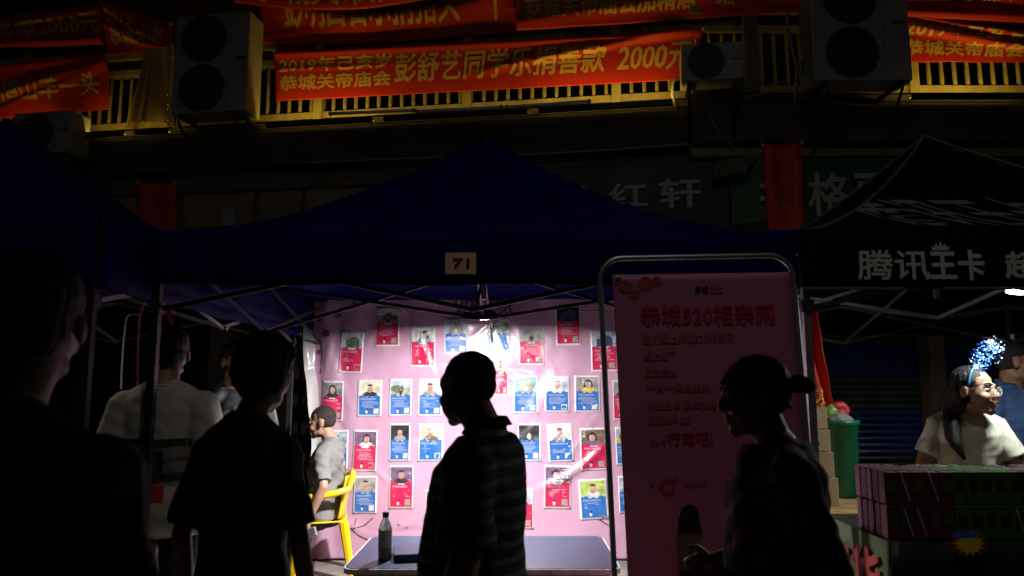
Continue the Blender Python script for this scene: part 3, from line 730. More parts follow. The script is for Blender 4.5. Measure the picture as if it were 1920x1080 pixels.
# ================================================================== PINK BACKDROP
YB = 6.42
BX0, BX1 = at(574, 800, YB).x, at(1200, 800, YB).x; BZ0 = .165; BZ1 = at(900, 533, YB).z
cr = at(1075, 885, YB)
CURVE = []
for sg in (1, -1):      # the crease bends so that it keeps facing the lamp
    cx_, cz_ = cr.x, cr.z
    for k in range(40):
        to_c = (Vector((0, 0, CAMZ)) - Vector((cx_, YB, cz_))).normalized(); to_l = (Vector((LX, LY, LZ)) - Vector((cx_, YB, cz_))).normalized(); h_ = to_c + to_l
        gx, gz = h_.x/-h_.y, h_.z/-h_.y; L_ = math.hypot(gx, gz); tx_, tz_ = gz/L_, -gx/L_
        if tx_ < 0: tx_, tz_ = -tx_, -tz_
        CURVE.append((cx_, cz_, tx_, tz_, sg*k*.01)); cx_ += sg*tx_*.01; cz_ += sg*tz_*.01
def surf(x, z):
    y = .010*nz(x*1.3, z*1.3, 1) + .006*nz(x*3.1+5, z*2.2, 2) + .003*nz(x*9, z*6, 4) + .008*nz(x*5, z*4, 14)
    le = math.exp(-(x-BX0)/.22); y += .030*le*math.sin((x-BX0)*26 + 1.8*nz(x*2, z*1.6, 5)) + .03*le*nz(x*3, z*2.5, 7)
    tp = math.exp(-(BZ1-z)/.25); y += .018*tp*math.sin(x*11 + 2*nz(x*2, z*3, 9))
    # diagonal crease at lower right
    if cr.x-.42 < x < cr.x+.42 and cr.z-.42 < z < cr.z+.42:
        best = 9; q = 0; sj = 0
        for (ax_c, az_c, tx_c, tz_c, sc) in CURVE:
            dx, dz = x-ax_c, z-az_c; d2 = dx*dx+dz*dz
            if d2 < best: best = d2; q = -tz_c*dx + tx_c*dz; sj = sc
        y -= .026*math.exp(-(q/.036)**2)*math.exp(-(sj/.34)**4)
    # upper right creases
    for (ax, az, cx_, cz_, w_, L_, A_) in CRE:
        dx, dz = x-cx_, z-cz_; q = -az*dx + ax*dz; s = ax*dx + az*dz
        y -= A_*math.exp(-(q/w_)**2)*math.exp(-(s/L_)**2)
    return YB + y
CRE = []
for px, py, ang, w_, L_, A_ in ((990, 665, -52, .02, .16, .006), (1035, 690, -60, .03, .12, .007), (945, 640, -70, .018, .2, .005), (1060, 655, -35, .03, .15, .006), (900, 620, 40, .02, .1, .005), (640, 640, 78, .03, .12, .012), (612, 680, 80, .03, .15, .015),
                               (700, 760, -30, .05, .2, .006), (1110, 790, 35, .04, .25, .006), (940, 950, 20, .05, .3, .006), (820, 730, -40, .03, .2, .006), (660, 985, -30, .03, .15, .01), (760, 985, 25, .03, .15, .008), (1130, 960, -20, .03, .12, .01), (930, 610, 55, .012, .08, .004), (950, 700, 20, .014, .09, .004), (965, 655, 65, .012, .07, .004)):
    c_ = at(px, py, YB); CRE.append((math.cos(R(ang)), math.sin(R(ang)), c_.x, c_.z, w_, L_, A_))
rc_ = random.Random(11)
for i in range(80):
    px_, py_ = rc_.gauss(900, 170), rc_.gauss(730, 130)
    c_ = at(px_, py_, YB); an = rc_.choice([rc_.uniform(-75, -35), rc_.uniform(25, 75), rc_.uniform(-15, 15)])
    CRE.append((math.cos(R(an)), math.sin(R(an)), c_.x, c_.z, rc_.uniform(.018, .05), rc_.uniform(.08, .3), rc_.uniform(-.012, .014)))
bd = thing('pink_backdrop', 'large glossy pink vinyl backdrop hung across the back of the middle tent', 'banner', ((BX0+BX1)/2, YB, BZ0))
def bfn(u, v):
    z = BZ0 + (BZ1-BZ0)*v; xl = BX0 + .05*math.sin(v*5.2)*1 + .02*nz(v*6, 1); x = xl + (BX1-xl)*u
    zz = z + (1-v)*.02*nz(x*3, 0) - .03*v*abs(math.sin(x*2.2))*(v > .9)
    return Vector((x, surf(x, zz), zz))
g = nb(); grid(g, 210, 150, bfn); thick(obj('vinyl_sheet', g, M['vinyl'], bd, smooth=True), .0015, -1)
g = nb(); grid(g, 3, 120, lambda u, v: bfn(.026*u*(1-.2*math.sin(v*9)), v) + Vector((0, -.003, 0))); obj('white_edge', g, M['vinylw'], bd, smooth=True)
def onsurf(x, z, off): return Vector((x, surf(x, z)-off, z))
def blot(px, py, r, seed=0, arms=5):
    g = nb(); c_ = at(px, py, YB); k = r*YB/1387
    for a in range(arms):
        A = a*6.283/arms + seed; pts = []
        for i in range(10):
            th_ = i*.6283; pts.append(onsurf(c_.x + k*(.55*math.cos(A) + .42*math.cos(th_)), c_.z + k*(.55*math.sin(A) + .42*math.sin(th_)), .003 + .0003*a))
        poly(g, pts[::-1])
    obj('printed_flower', g, M['flower'], bd)
for i, (x, y, r) in enumerate(((598, 597, 7), (633, 590, 7), (612, 625, 8), (610, 560, 9), (640, 553, 8), (597, 660, 5), (665, 568, 5), (690, 560, 4))): blot(x, y, r, i)
def twig(pts, r=1.2):
    g = nb(); P = [at(x, y, YB) for x, y in pts]
    for a, b in zip(P, P[1:]):
        d = (b-a); n_ = Vector((-d.z, 0, d.x)).normalized()*r*YB/1387
        q = [a-n_, b-n_*.6, b+n_*.6, a+n_]; poly(g, [onsurf(v.x, v.z, .004) for v in q])
    obj('printed_twig', g, M['flower'], bd)
for pts in ([(640, 985), (662, 992), (684, 985), (700, 970)], [(655, 988), (672, 1004), (690, 1012)], [(662, 992), (668, 972)], [(600, 700), (604, 660), (598, 630)], [(1100, 968), (1125, 975), (1150, 990)], [(1125, 975), (1140, 962)], [(745, 983), (765, 990)]): twig(pts)
g = nb(); a = at(848, 596, YB); b = at(965, 545, YB); text_uv(g, '姻缘', a.x, b.x, a.z, b.z, .01, cut=.1)
mapbm(g, lambda co: onsurf(co.x, co.y, .004)); obj('printed_lettering', g, M['flower'], bd)
g = nb(); a = at(1050, 968, YB)

# posters
HEAD = '恭城520相亲网'
def photo(bm, kind, P, mats):
    """P(u,v,layer) maps the unit square of the photograph"""
    def mi(k):
        if PH[k] not in mats: mats.append(PH[k])
        return mats.index(PH[k])
    def rect(k, u0, u1, v0, v1, l):
        n = 4; poly(bm, [P(u0+(u1-u0)*i/n, v0, l) for i in range(n+1)] + [P(u1-(u1-u0)*i/n, v1, l) for i in range(n+1)], mi(k))
    def oval(k, cu, cv, ru, rv, l, a0=0, a1=360):
        poly(bm, [P(min(1, max(0, cu+ru*math.cos(R(a0+(a1-a0)*i/18)))), min(1, max(0, cv+rv*math.sin(R(a0+(a1-a0)*i/18)))), l) for i in range(18 if a1-a0 == 360 else 19)], mi(k))
    if kind[0] in ('man', 'woman'):
        bgc, top, hr = kind[1], kind[2], kind[3] if len(kind) > 3 else .5
        rect(bgc, 0, 1, 0, 1, 0)
        if kind[0] == 'woman': oval('dark', hr, .48, .2, .38, 1); rect('dark', hr-.2, hr+.2, .0, .5, 1.4)
        oval(top, hr, 0, .36, .36, 2, 0, 180); oval('skin', hr, .5, .13, .25, 3)
        oval('dark', hr, .62, .15, .2, 3.6, 20, 160) if kind[0] == 'man' else oval('dark', hr, .66, .15, .16, 3.6, 10, 170)
    elif kind[0] == 'land':
        rect('sky', 0, 1, .45, 1, 0); rect(kind[1], 0, 1, 0, .45, .5)
        for i in range(6): oval('tree', random.uniform(.05, .95), .45, random.uniform(.1, .2), random.uniform(.1, .35), 1+i*.1)
        if kind[2] == 'p': oval('dark', .5, .2, .08, .15, 2); oval('skin', .5, .38, .04, .06, 2.3)
    elif kind[0] == 'thing':
        rect(kind[1], 0, 1, 0, 1, 0); rect(kind[2], .2, .85, .1, .6, 1); oval(kind[2], .6, .55, .25, .25, 1.5); oval(kind[3], .5, .3, .1, .2, 2)
def poster(px, color, kind, label, tilt=0, hide=None):
    x0, y0, x1, y1 = px; A = at(x0, y1, YB); B_ = at(x1, y0, YB); cx, cz = (A.x+B_.x)/2, (A.z+B_.z)/2; W = abs(B_.x-A.x); H = B_.z-A.z; c, s = math.cos(R(tilt)), math.sin(R(tilt))
    def P(u, v, l):
        a = (u-.5)*W; b = (v-.5)*H; x = cx + a*c - b*s; z = cz + a*s + b*c; curl = .004*((u-.5)*2)**4 * (1 if v < .5 else .4)
        return onsurf(x, z, .004 + l*.001 + curl)
    th = thing('poster', label, 'poster', (cx, surf(cx, cz)-.004, cz))
    g = nb(); grid(g, 10, 14, lambda u, v: P(u, v, 0)); thick(obj('sheet', g, M['paper'], th, smooth=True), .0006, -1)
    br = color == 'r'; m0, m1 = (.05, .95) if br else (.07, .93)
    top = .6 if br else .56
    g = nb(); n = 16; edge = [m0+(m1-m0)*i/n for i in range(n+1)]
    wav = lambda u: top + .03*math.cos((u-.5)*25)*(1-abs(u-.5)*1) - (.06*ridge(u, .5, .12) if br else .03*ridge(u, .5, .2)) + .05*abs(u-.5)
    V_ = [[g.verts.new(P(u, .05 + (wav(u)-.05)*j/9, 1.2)) for u in edge] for j in range(10)]
    for j in range(9):
        for i in range(n): g.faces.new((V_[j][i], V_[j][i+1], V_[j+1][i+1], V_[j+1][i]))
    obj('color_panel', g, M['pred' if br else 'pblue'], th)
    g = nb(); mats = []; photo(g, kind, lambda u, v, l: Vector((m0+(m1-m0)*u, top-.02 + (.955-top+.02)*v, .4+l*.16)), mats)
    flatcut(g, (.1, .07)); mapbm(g, lambda co: P(co.x, co.y, co.z))
    obj('photo', g, None, th, mats=mats)
    g = nb(); text_uv(g, HEAD, .14, .74, top-.115, top-.06, 0)
    mapbm(g, lambda co: P(co.x, co.y, 1.5)); obj('lettering', g, M['pfaint'], th)
    g = nb()
    for k in range(6):
        v = top-.16-.032*k; a = random.uniform(.12, .3); b = random.uniform(.6, .9)
        poly(g, [P(a, v, 1.5), P(b, v, 1.5), P(b, v+.009, 1.5), P(a, v+.009, 1.5)])
    obj('print_line', g, M['pfaint'], th, kind='stuff')
    g = nb(); poly(g, [P(.66, .08, 1.5), P(.88, .08, 1.5), P(.88, .22, 1.5), P(.66, .22, 1.5)]); obj('pale_square', g, PH['stone'] if br else PH['white'], th)
    g = nb(); poly(g, [P(.38+.05*math.cos(i*.785), .13+.05*math.sin(i*.785), 1.5) for i in range(8)], 0); poly(g, [P(.40+.04*math.cos(i*.785), .19+.03*math.sin(i*.785), 1.7) for i in range(8)], 1)
    obj('figure_print', g, None, th, mats=[PH['white'], PH['dark']])
    for (u, v) in ((.5, .985),):
        g = nb(); q = P(u, v, 2.2); ell(g, q, (.006, .004, .006), n=6); obj('pin', g, M['straw'], th)
PO = [
 ((703,576,750,650),'r',('land','stone','p'),'red poster with a grey winter tree photo, highest at the left of the backdrop',0),
 ((636,622,682,700),'r',('thing','sky','tree','brown'),'red poster with a dark green object photo, leftmost of the top posters',-2),
 ((769,612,817,688),'r',('woman','white','teal',.55),'red poster of a long haired woman in pale blue, upper left of the dark lamp',0),
 ((832,597,877,664),'b',('thing','sky','stone','white'),'blue poster with a white column photo, just left of the hanging lamp',1),
 ((913,596,957,660),'b',('land','field','n'),'blue poster with a green field photo, just right of the hanging lamp',0),
 ((973,612,1020,685),'r',('thing','grey','stone','dark'),'red poster crossed by bright glare right of the lamp',0),
 ((1042,573,1088,648),'r',('thing','dark','navy','dark'),'red poster with a nearly black photo, highest at the right of the backdrop',1),
 ((1108,620,1157,697),'r',('thing','sky','navy','grey'),'red poster with a navy object photo, partly behind the stand frame',1),
 ((925,668,952,742),'r',('man','white','brown'),'red poster half hidden behind the head of the man in the middle',0),
 ((602,714,645,790),'r',('woman','grey','dark',.5),'red poster of a curly haired woman above the seated person',-1),
 ((670,712,717,781),'b',('man','cream','dark'),'blue poster of a man before a cream wall, left in the second row',0),
 ((729,710,773,780),'b',('land','field','p'),'blue poster of a person sitting in a park, second row',0),
 ((783,710,830,780),'b',('man','white','stone'),'blue poster washed out by glare beside the man in the middle',0),
 ((962,704,1009,775),'b',('thing','teal','field','white'),'blue poster with a yellow boat photo right of the standing man',0),
 ((1021,705,1068,773),'b',('man','sky','white'),'blue poster of a man in a white shirt, second row at the right',0),
 ((1077,704,1125,773),'b',('woman','stone','yellow',.55),'blue poster of a person in yellow, rightmost blue one of the second row',0),
 ((1150,712,1180,788),'r',('man','grey','navy'),'red poster partly behind the pink stand, second row',1),
 ((610,806,654,880),'b',('thing','sky','teal','white'),'pale poster behind the shoulder of the seated person',0),
 ((661,806,708,884),'r',('woman','purple','white',.55),'red poster of a woman with straight black hair right of the yellow chair',-1),
 ((729,794,770,865),'b',('man','dark','grey'),'blue poster with a blurred dark portrait, third row',0),
 ((783,794,832,865),'b',('man','cream','brown'),'blue poster of a man in a brown jacket left of the standing man',0),
 ((970,794,1014,865),'b',('thing','dark','dark','cream'),'blue poster with a black night photo right of the standing man',0),
 ((1027,794,1074,866),'b',('man','white','stone'),'blue poster of a man indoors, tilted, third row at the right',3),
 ((1088,802,1138,882),'r',('woman','brown','purple',.45),'red poster of a woman crossed by the long bright crease',1),
 ((1155,800,1185,872),'b',('land','yellow','n'),'blue poster with a yellow field photo behind the stand frame',2),
 ((610,892,652,962),'b',('thing','grey','stone','white'),'blue poster behind the chair armrest at the lower left',0),
 ((662,892,708,963),'b',('man','stone','grey'),'blue poster of a grey portrait right of the yellow chair, lowest row',0),
 ((729,872,776,954),'r',('man','purple','dark'),'red poster of a silhouetted head above the bottle',0),
 ((797,918,845,1000),'r',('woman','brown','grey',.4),'red poster low down, left side of the standing man',0),
 ((952,915,1000,992),'r',('man','sky','brown'),'red poster low down, right side of the standing man',1),
 ((1020,872,1070,954),'r',('woman','purple','white',.45),'red poster of a dark hat with the bright crease ending on it',-1),
 ((1086,898,1139,974),'b',('man','lime','white'),'blue poster of a man among bright green leaves, lowest at the right',3),
 ((1160,892,1190,962),'b',('man','sky','stone'),'blue poster lowest behind the stand frame',1),
]
for p_ in PO: poster(p_[0], p_[1], p_[2], p_[3], p_[4])

# ================================================================== STAND
SY = 3.2
st = thing('banner_stand', 'tall pink poster stand with a grey rounded tube frame', 'display stand', at(1350, 1100, SY).xyz*Vector((1, 1, 0)) if False else (at(1335, 800, SY).x, SY, 0))
fx0t, fx1t = at(1131, 560, SY), at(1503, 560, SY); zt = at(1300, 484, SY).z
lean = .058
def SP(x, z, y=SY): return Vector((x - lean*(z-1.0)*.55, y - .05*(z-1)*0, z))
xa_, xb_ = at(1143, 700, SY).x + .0, at(1512, 700, SY).x
rr = .1; pts = [SP(xa_, 0.02)] + [SP(xa_, z/10) for z in range(2, 20)] + [SP(xa_, zt-rr)]
for k in range(1, 6): a = R(90*k/6); pts.append(SP(xa_ + rr*(1-math.cos(a)), zt-rr+rr*math.sin(a)))
pts.append(SP(xa_+rr, zt)); pts.append(SP(xb_-rr, zt+.012))
for k in range(1, 6): a = R(90*k/6); pts.append(SP(xb_ - rr + rr*math.sin(a), zt+.012-rr+rr*math.cos(a)))
pts += [SP(xb_, zt-rr)] + [SP(xb_, z/10) for z in range(19, 1, -1)] + [SP(xb_, 0.02)]
g = nb(); tube(g, pts, .0125, 8); obj('tube_frame', g, M['steel'], st, smooth=True)
for x in (xa_, xb_):
    g = nb(); tube(g, [SP(x, .03) + Vector((0, -.25, 0)), SP(x, .03) + Vector((0, .25, 0))], .012, 8); obj('foot_bar', g, M['steel'], st)
zt2 = at(1300, 515, SY).z; xp0, xp1 = xa_ + .055, xb_ - .012
def SPp(u, v, off=0): 
    x = xp0 + (xp1-xp0)*u; z = .12 + (zt2-.12)*v + .012*u*v
    p = SP(x, z); p.y += .008*math.sin(u*3.1)*1 + .006*nz(u*2.5, v*5, 3) - off; return p
g = nb(); grid(g, 24, 60, lambda u, v: SPp(u, v)); thick(obj('poster_sheet', g, M['standpink'], st, smooth=True), .001, -1)
def puv(px, py):
    p = at(px, py, SY); x0 = p.x + lean*(p.z-1)*.55; return (x0-xp0)/(xp1-xp0), (p.z-.12)/(zt2-.12)
def ptext(s, a, b, m, bold=.01, sh=0, cut=.12):
    u0, v0 = puv(*a); u1, v1 = puv(*b); g = nb(); text_uv(g, s, u0, u1, v0, v1, .004, shear=sh, cut=cut, dup=.0012 if bold >= .03 else .0006); mapbm(g, lambda co: SPp(co.x, co.y, .003+co.z)); obj('lettering', g, M[m], st)
ptext('恭城520相亲网', (1202, 612), (1450, 574), 'magenta', .03)
ptext('爱你爱上恭城520相亲网', (1206, 645), (1376, 626), 'faintmag')
ptext('线上线下', (1208, 676), (1266, 658), 'faintmag')
ptext('婚恋交友', (1210, 707), (1270, 691), 'faintmag')
ptext('一对一牵线服务', (1212, 736), (1332, 720), 'faintmag')
ptext('海量会员 真实信息', (1214, 768), (1345, 752), 'faintmag')
ptext('真诚牵手 520', (1216, 796), (1296, 780), 'faintmag')
ptext('还等什么', (1220, 836), (1250, 822), 'faintmag')
ptext('行动吧!', (1252, 836), (1336, 811), 'magenta', .01)
ptext('520相亲网', (1284, 914), (1325, 902), 'faintmag', 0)
ptext('恭城', (1304, 552), (1328, 538), 'ink', .02); ptext('520', (1332, 552), (1356, 540), 'faintmag')
def pdisc(cx_, cy_, r, m, off=.004, ir=0, sy=1):
    g = nb(); n = 24; O = [g.verts.new(SPp(*puv(cx_+r*math.cos(i*6.2832/n), cy_+r*sy*math.sin(i*6.2832/n)), off)) for i in range(n)]
    if ir:
        I = [g.verts.new(SPp(*puv(cx_+ir*math.cos(i*6.2832/n), cy_+ir*sy*math.sin(i*6.2832/n)), off)) for i in range(n)]
        for i in range(n): g.faces.new((O[i], O[(i+1) % n], I[(i+1) % n], I[i]))
    else: g.faces.new(O)
    obj('printed_mark', g, m, st)
pdisc(1252, 914, 15, M['magenta'], ir=9); pdisc(1266, 900, 4, M['magenta']); pdisc(1222, 908, 5, M['faintmag'])
fl = mat('printed_rose', (.3, .1, .09), .5)
for x, y, r in ((1172, 538, 13), (1190, 552, 9), (1210, 532, 13), (1232, 528, 9), (1160, 528, 8)): pdisc(x, y, r, fl, .003); pdisc(x, y, r*.75, M['magenta'], .0035, ir=r*.6)
# printed girl seen from behind
hm = mat('printed_hair', (.03, .012, .015), .5); dm = mat('printed_coat', (.2, .1, .08), .5)
g = nb(); oo = [(1270, 1002), (1273, 975), (1279, 955), (1287, 948), (1300, 948), (1309, 957), (1313, 975), (1318, 1000)]
poly(g, [SPp(*puv(*q), .004) for q in oo][::-1]); obj('printed_hair', g, hm, st)
g = nb(); oo = [(1272, 1080), (1268, 1004), (1318, 1003), (1312, 1080)]; poly(g, [SPp(*puv(*q), .0035) for q in oo][::-1]); obj('printed_coat', g, dm, st)
for q in ((1158, 521), (1484, 515)):
    g = nb(); ell(g, SPp(*puv(*q), .005), (.009, .006, .009), n=8); obj('clip', g, M['steel'], st)

# ================================================================== TABLE + things on it
TZ = .74
p = [at(640, 1052, 3.64), at(1166, 1046, 3.64)]; tx0, tx1 = p[0].x, p[1].x; ty0, ty1 = 3.64, 4.42
tb_ = thing('folding_table', 'dark blue topped table with pale worn edge in front of the pink backdrop', 'table', ((tx0+tx1)/2, (ty0+ty1)/2, 0))
def rrect(g, x0, x1, y0, y1, r, z0, z1):
    P = []
    for cx_, cy_, a0 in ((x1-r, y0+r, -90), (x1-r, y1-r, 0), (x0+r, y1-r, 90), (x0+r, y0+r, 180)):
        for k in range(7): a = R(a0+15*k); P.append((cx_+r*math.cos(a), cy_+r*math.sin(a)))
    lo_ = [g.verts.new((*q, z0)) for q in P]; hi = [g.verts.new((*q, z1)) for q in P]; n = len(P)
    for i in range(n): g.faces.new((lo_[i], lo_[(i+1) % n], hi[(i+1) % n], hi[i]))
    g.faces.new(hi); g.faces.new(lo_[::-1])
g = nb(); rrect(g, tx0+.008, tx1-.008, ty0+.008, ty1-.008, .06, TZ-.02, TZ); obj('tabletop', g, M['tabletop'], tb_)
g = nb(); rrect(g, tx0, tx1, ty0, ty1, .065, TZ-.028, TZ-.003); obj('edge_trim', g, M['edge'], tb_)
g = nb(); [box(g, a, b, c_, d, TZ-.1, TZ-.03) for a, b, c_, d in ((tx0+.05, tx1-.05, ty0+.04, ty0+.06), (tx0+.05, tx1-.05, ty1-.06, ty1-.04))]; obj('apron', g, M['cardboard'], tb_)
for x in (tx0+.08, tx1-.08):
    for y in (ty0+.06, ty1-.06):
        g = nb(); cyl(g, (x, y, 0), (x, y, TZ-.03), .015, 10); obj('leg', g, M['iron'], tb_, smooth=True)
bx = at(1070, 1075, 3.85); ct = thing('cardboard_box', 'brown carton with black arrow print on the ground under the blue table', 'box', (bx.x, 3.95, 0))
g = nb(); box(g, bx.x-.35, bx.x+.35, 3.75, 4.25, 0, .55); bevel(g, .006); obj('carton', g, M['cardboard'], ct)
g = nb(); [poly(g, [(bx.x+o-.05, 3.744, .42), (bx.x+o+.05, 3.744, .42), (bx.x+o, 3.744, .5)]) for o in (-.12, .0, .18)]; obj('arrow_print', g, M['ink'], ct)
# bottle
bt = at(722, 1024, 3.83); bz = TZ
bo = thing('drink_bottle', 'half full bottle of dark tea standing on the blue table', 'bottle', (bt.x, 3.83, bz))
g = nb(); lathe(g, [(.028, 0), (.034, .006), (.034, .06), (.0335, .13), (.034, .15), (.026, .175), (.014, .198), (.014, .215)], n=20); obj('bottle_shell', g, M['bottle'], bo, local=True, smooth=True)
g = nb(); lathe(g, [(.026, .004), (.031, .008), (.031, .10)], n=20); obj('tea', g, M['tea'], bo, local=True)
g = nb(); lathe(g, [(.0348, .06), (.0348, .145)], n=20); obj('bottle_label', g, M['label'], bo, local=True)
g = nb(); lathe(g, [(.0165, .205), (.0165, .228), (.015, .23)], n=16); obj('cap', g, M['acdark'], bo, local=True)
fo = at(800, 1035, 3.78); g = nb(); obox(g, (at(802, 1028, 3.9).x, 3.9, TZ+.02), Vector((.17, .03, 0)), Vector((-.02, .11, 0)), (0, 0, .0175)); bevel(g, .004)
tag(obj('document_case', g, M['navybook']), 'dark navy document case lying flat on the blue table', 'case')

# ================================================================== YELLOW CHAIR
def chair(px, Yc):
    o = at(px, 970, Yc); th = thing('armchair', 'yellow plastic armchair under the seated person at the left of the backdrop', 'chair', (o.x, Yc, .15), R(-76))
    # local: front is -y ; seat 0.42 high
    g = nb(); grid(g, 10, 10, lambda u, v: Vector(((u-.5)*.44*(1-.1*v), (v-.5)*.44, .42 - .03*math.sin(3.14*u)*math.sin(3.14*v)))); thick(obj('seat', g, M['yellow'], th, local=True, smooth=True), .012)
    g = nb(); box(g, -.225, .225, -.235, -.215, .35, .425); obj('seat_apron', g, M['yellow'], th, local=True)
    for sx in (-1, 1):
        g = nb(); loft(g, [((sx*.24, -.25, 0), (.04, 0, 0), (0, .045, 0)), ((sx*.215, -.2, .4), (.05, 0, 0), (0, .07, 0))], 8); obj('leg', g, M['yellow'], th, local=True)
        g = nb(); loft(g, [((sx*.23, .29, 0), (.03, 0, 0), (0, .034, 0)), ((sx*.19, .2, .42), (.04, 0, 0), (0, .05, 0))], 8); obj('leg', g, M['yellow'], th, local=True)
        g = nb(); tube(g, [(sx*.22, -.19, .4), (sx*.245, -.2, .55), (sx*.25, -.12, .62), (sx*.25, .1, .64), (sx*.23, .24, .67), (sx*.17, .27, .74), (sx*.08, .28, .765), (0, .28, .77)], [.022, .022, .026, .026, .026, .028, .03, .03], 8); obj('armrest', g, M['yellow'], th, local=True, smooth=True)
    g = nb(); grid(g, 12, 8, lambda u, v: Vector(((u-.5)*(.34+.06*v), .22+.06*v-.07*(2*(u-.5))**2, .44+.32*v))); thick(obj('backrest', g, M['yellow'], th, local=True, smooth=True), .01)
    return th
ch_ = chair(605, 5.95); ch_.scale = (1, .78, 1)

# ================================================================== PEOPLE
def remesh(bm, vox, it=4, fn=None, keep_sub=False):
    me = bpy.data.meshes.new('tmp'); bm.normal_update(); bmesh.ops.recalc_face_normals(bm, faces=bm.faces); bm.to_mesh(me); bm.free()
    o = bpy.data.objects.new('tmp', me); COL.objects.link(o)
    m = o.modifiers.new('r', 'REMESH'); m.mode = 'VOXEL'; m.voxel_size = vox; m.adaptivity = 0
    s = o.modifiers.new('s', 'SMOOTH'); s.iterations = it; s.factor = .5
    dg = bpy.context.evaluated_depsgraph_get(); r = bpy.data.meshes.new_from_object(o.evaluated_get(dg))
    bpy.data.objects.remove(o); bpy.data.meshes.remove(me)
    out = nb(); out.from_mesh(r); bpy.data.meshes.remove(r)
    if fn:
        out.normal_update(); d = [(v, v.normal*fn(v.co, v.normal)) for v in out.verts]
        for v, k in d: v.co += k
    return out
def hand(bm, w, d, nrm, s=1, grip=0.35, thumb=1):
    """w wrist, d direction, nrm palm normal; fingers curl towards nrm"""
    w = Vector(w); d = Vector(d).normalized(); nrm = Vector(nrm); nrm = (nrm - d*nrm.dot(d)).normalized(); sd = d.cross(nrm)*thumb
    Rm = Matrix((sd, nrm, d)).transposed()
    ell(bm, w + d*.045*s, (.04*s, .016*s, .05*s), Rm); capsule(bm, w - d*.01, w + d*.03*s, .026*s, .026*s)
    for k, (o, L) in enumerate(((.030, .068), (.010, .078), (-.010, .072), (-.030, .056))):
        b = w + d*.085*s + sd*o*s; a = grip
        d1 = (d*math.cos(a) + nrm*math.sin(a)); d2 = (d*math.cos(a*2.4) + nrm*math.sin(a*2.4)); d1 = (d1 + sd*o*2.2).normalized()
        m = b + d1*L*.55*s; capsule(bm, b - d*.01, m, .0095*s, .0085*s, 10); capsule(bm, m, m + d2*L*.5*s, .0085*s, .007*s, 10)
    b = w + d*.025*s + sd*.03*s; m = b + (d*.6 + sd*.75 + nrm*.25).normalized()*.04*s
    capsule(bm, b, m, .013*s, .011*s, 10); capsule(bm, m, m + (d*.9 + sd*.2 + nrm*.35).normalized()*.035*s, .011*s, .009*s, 10)

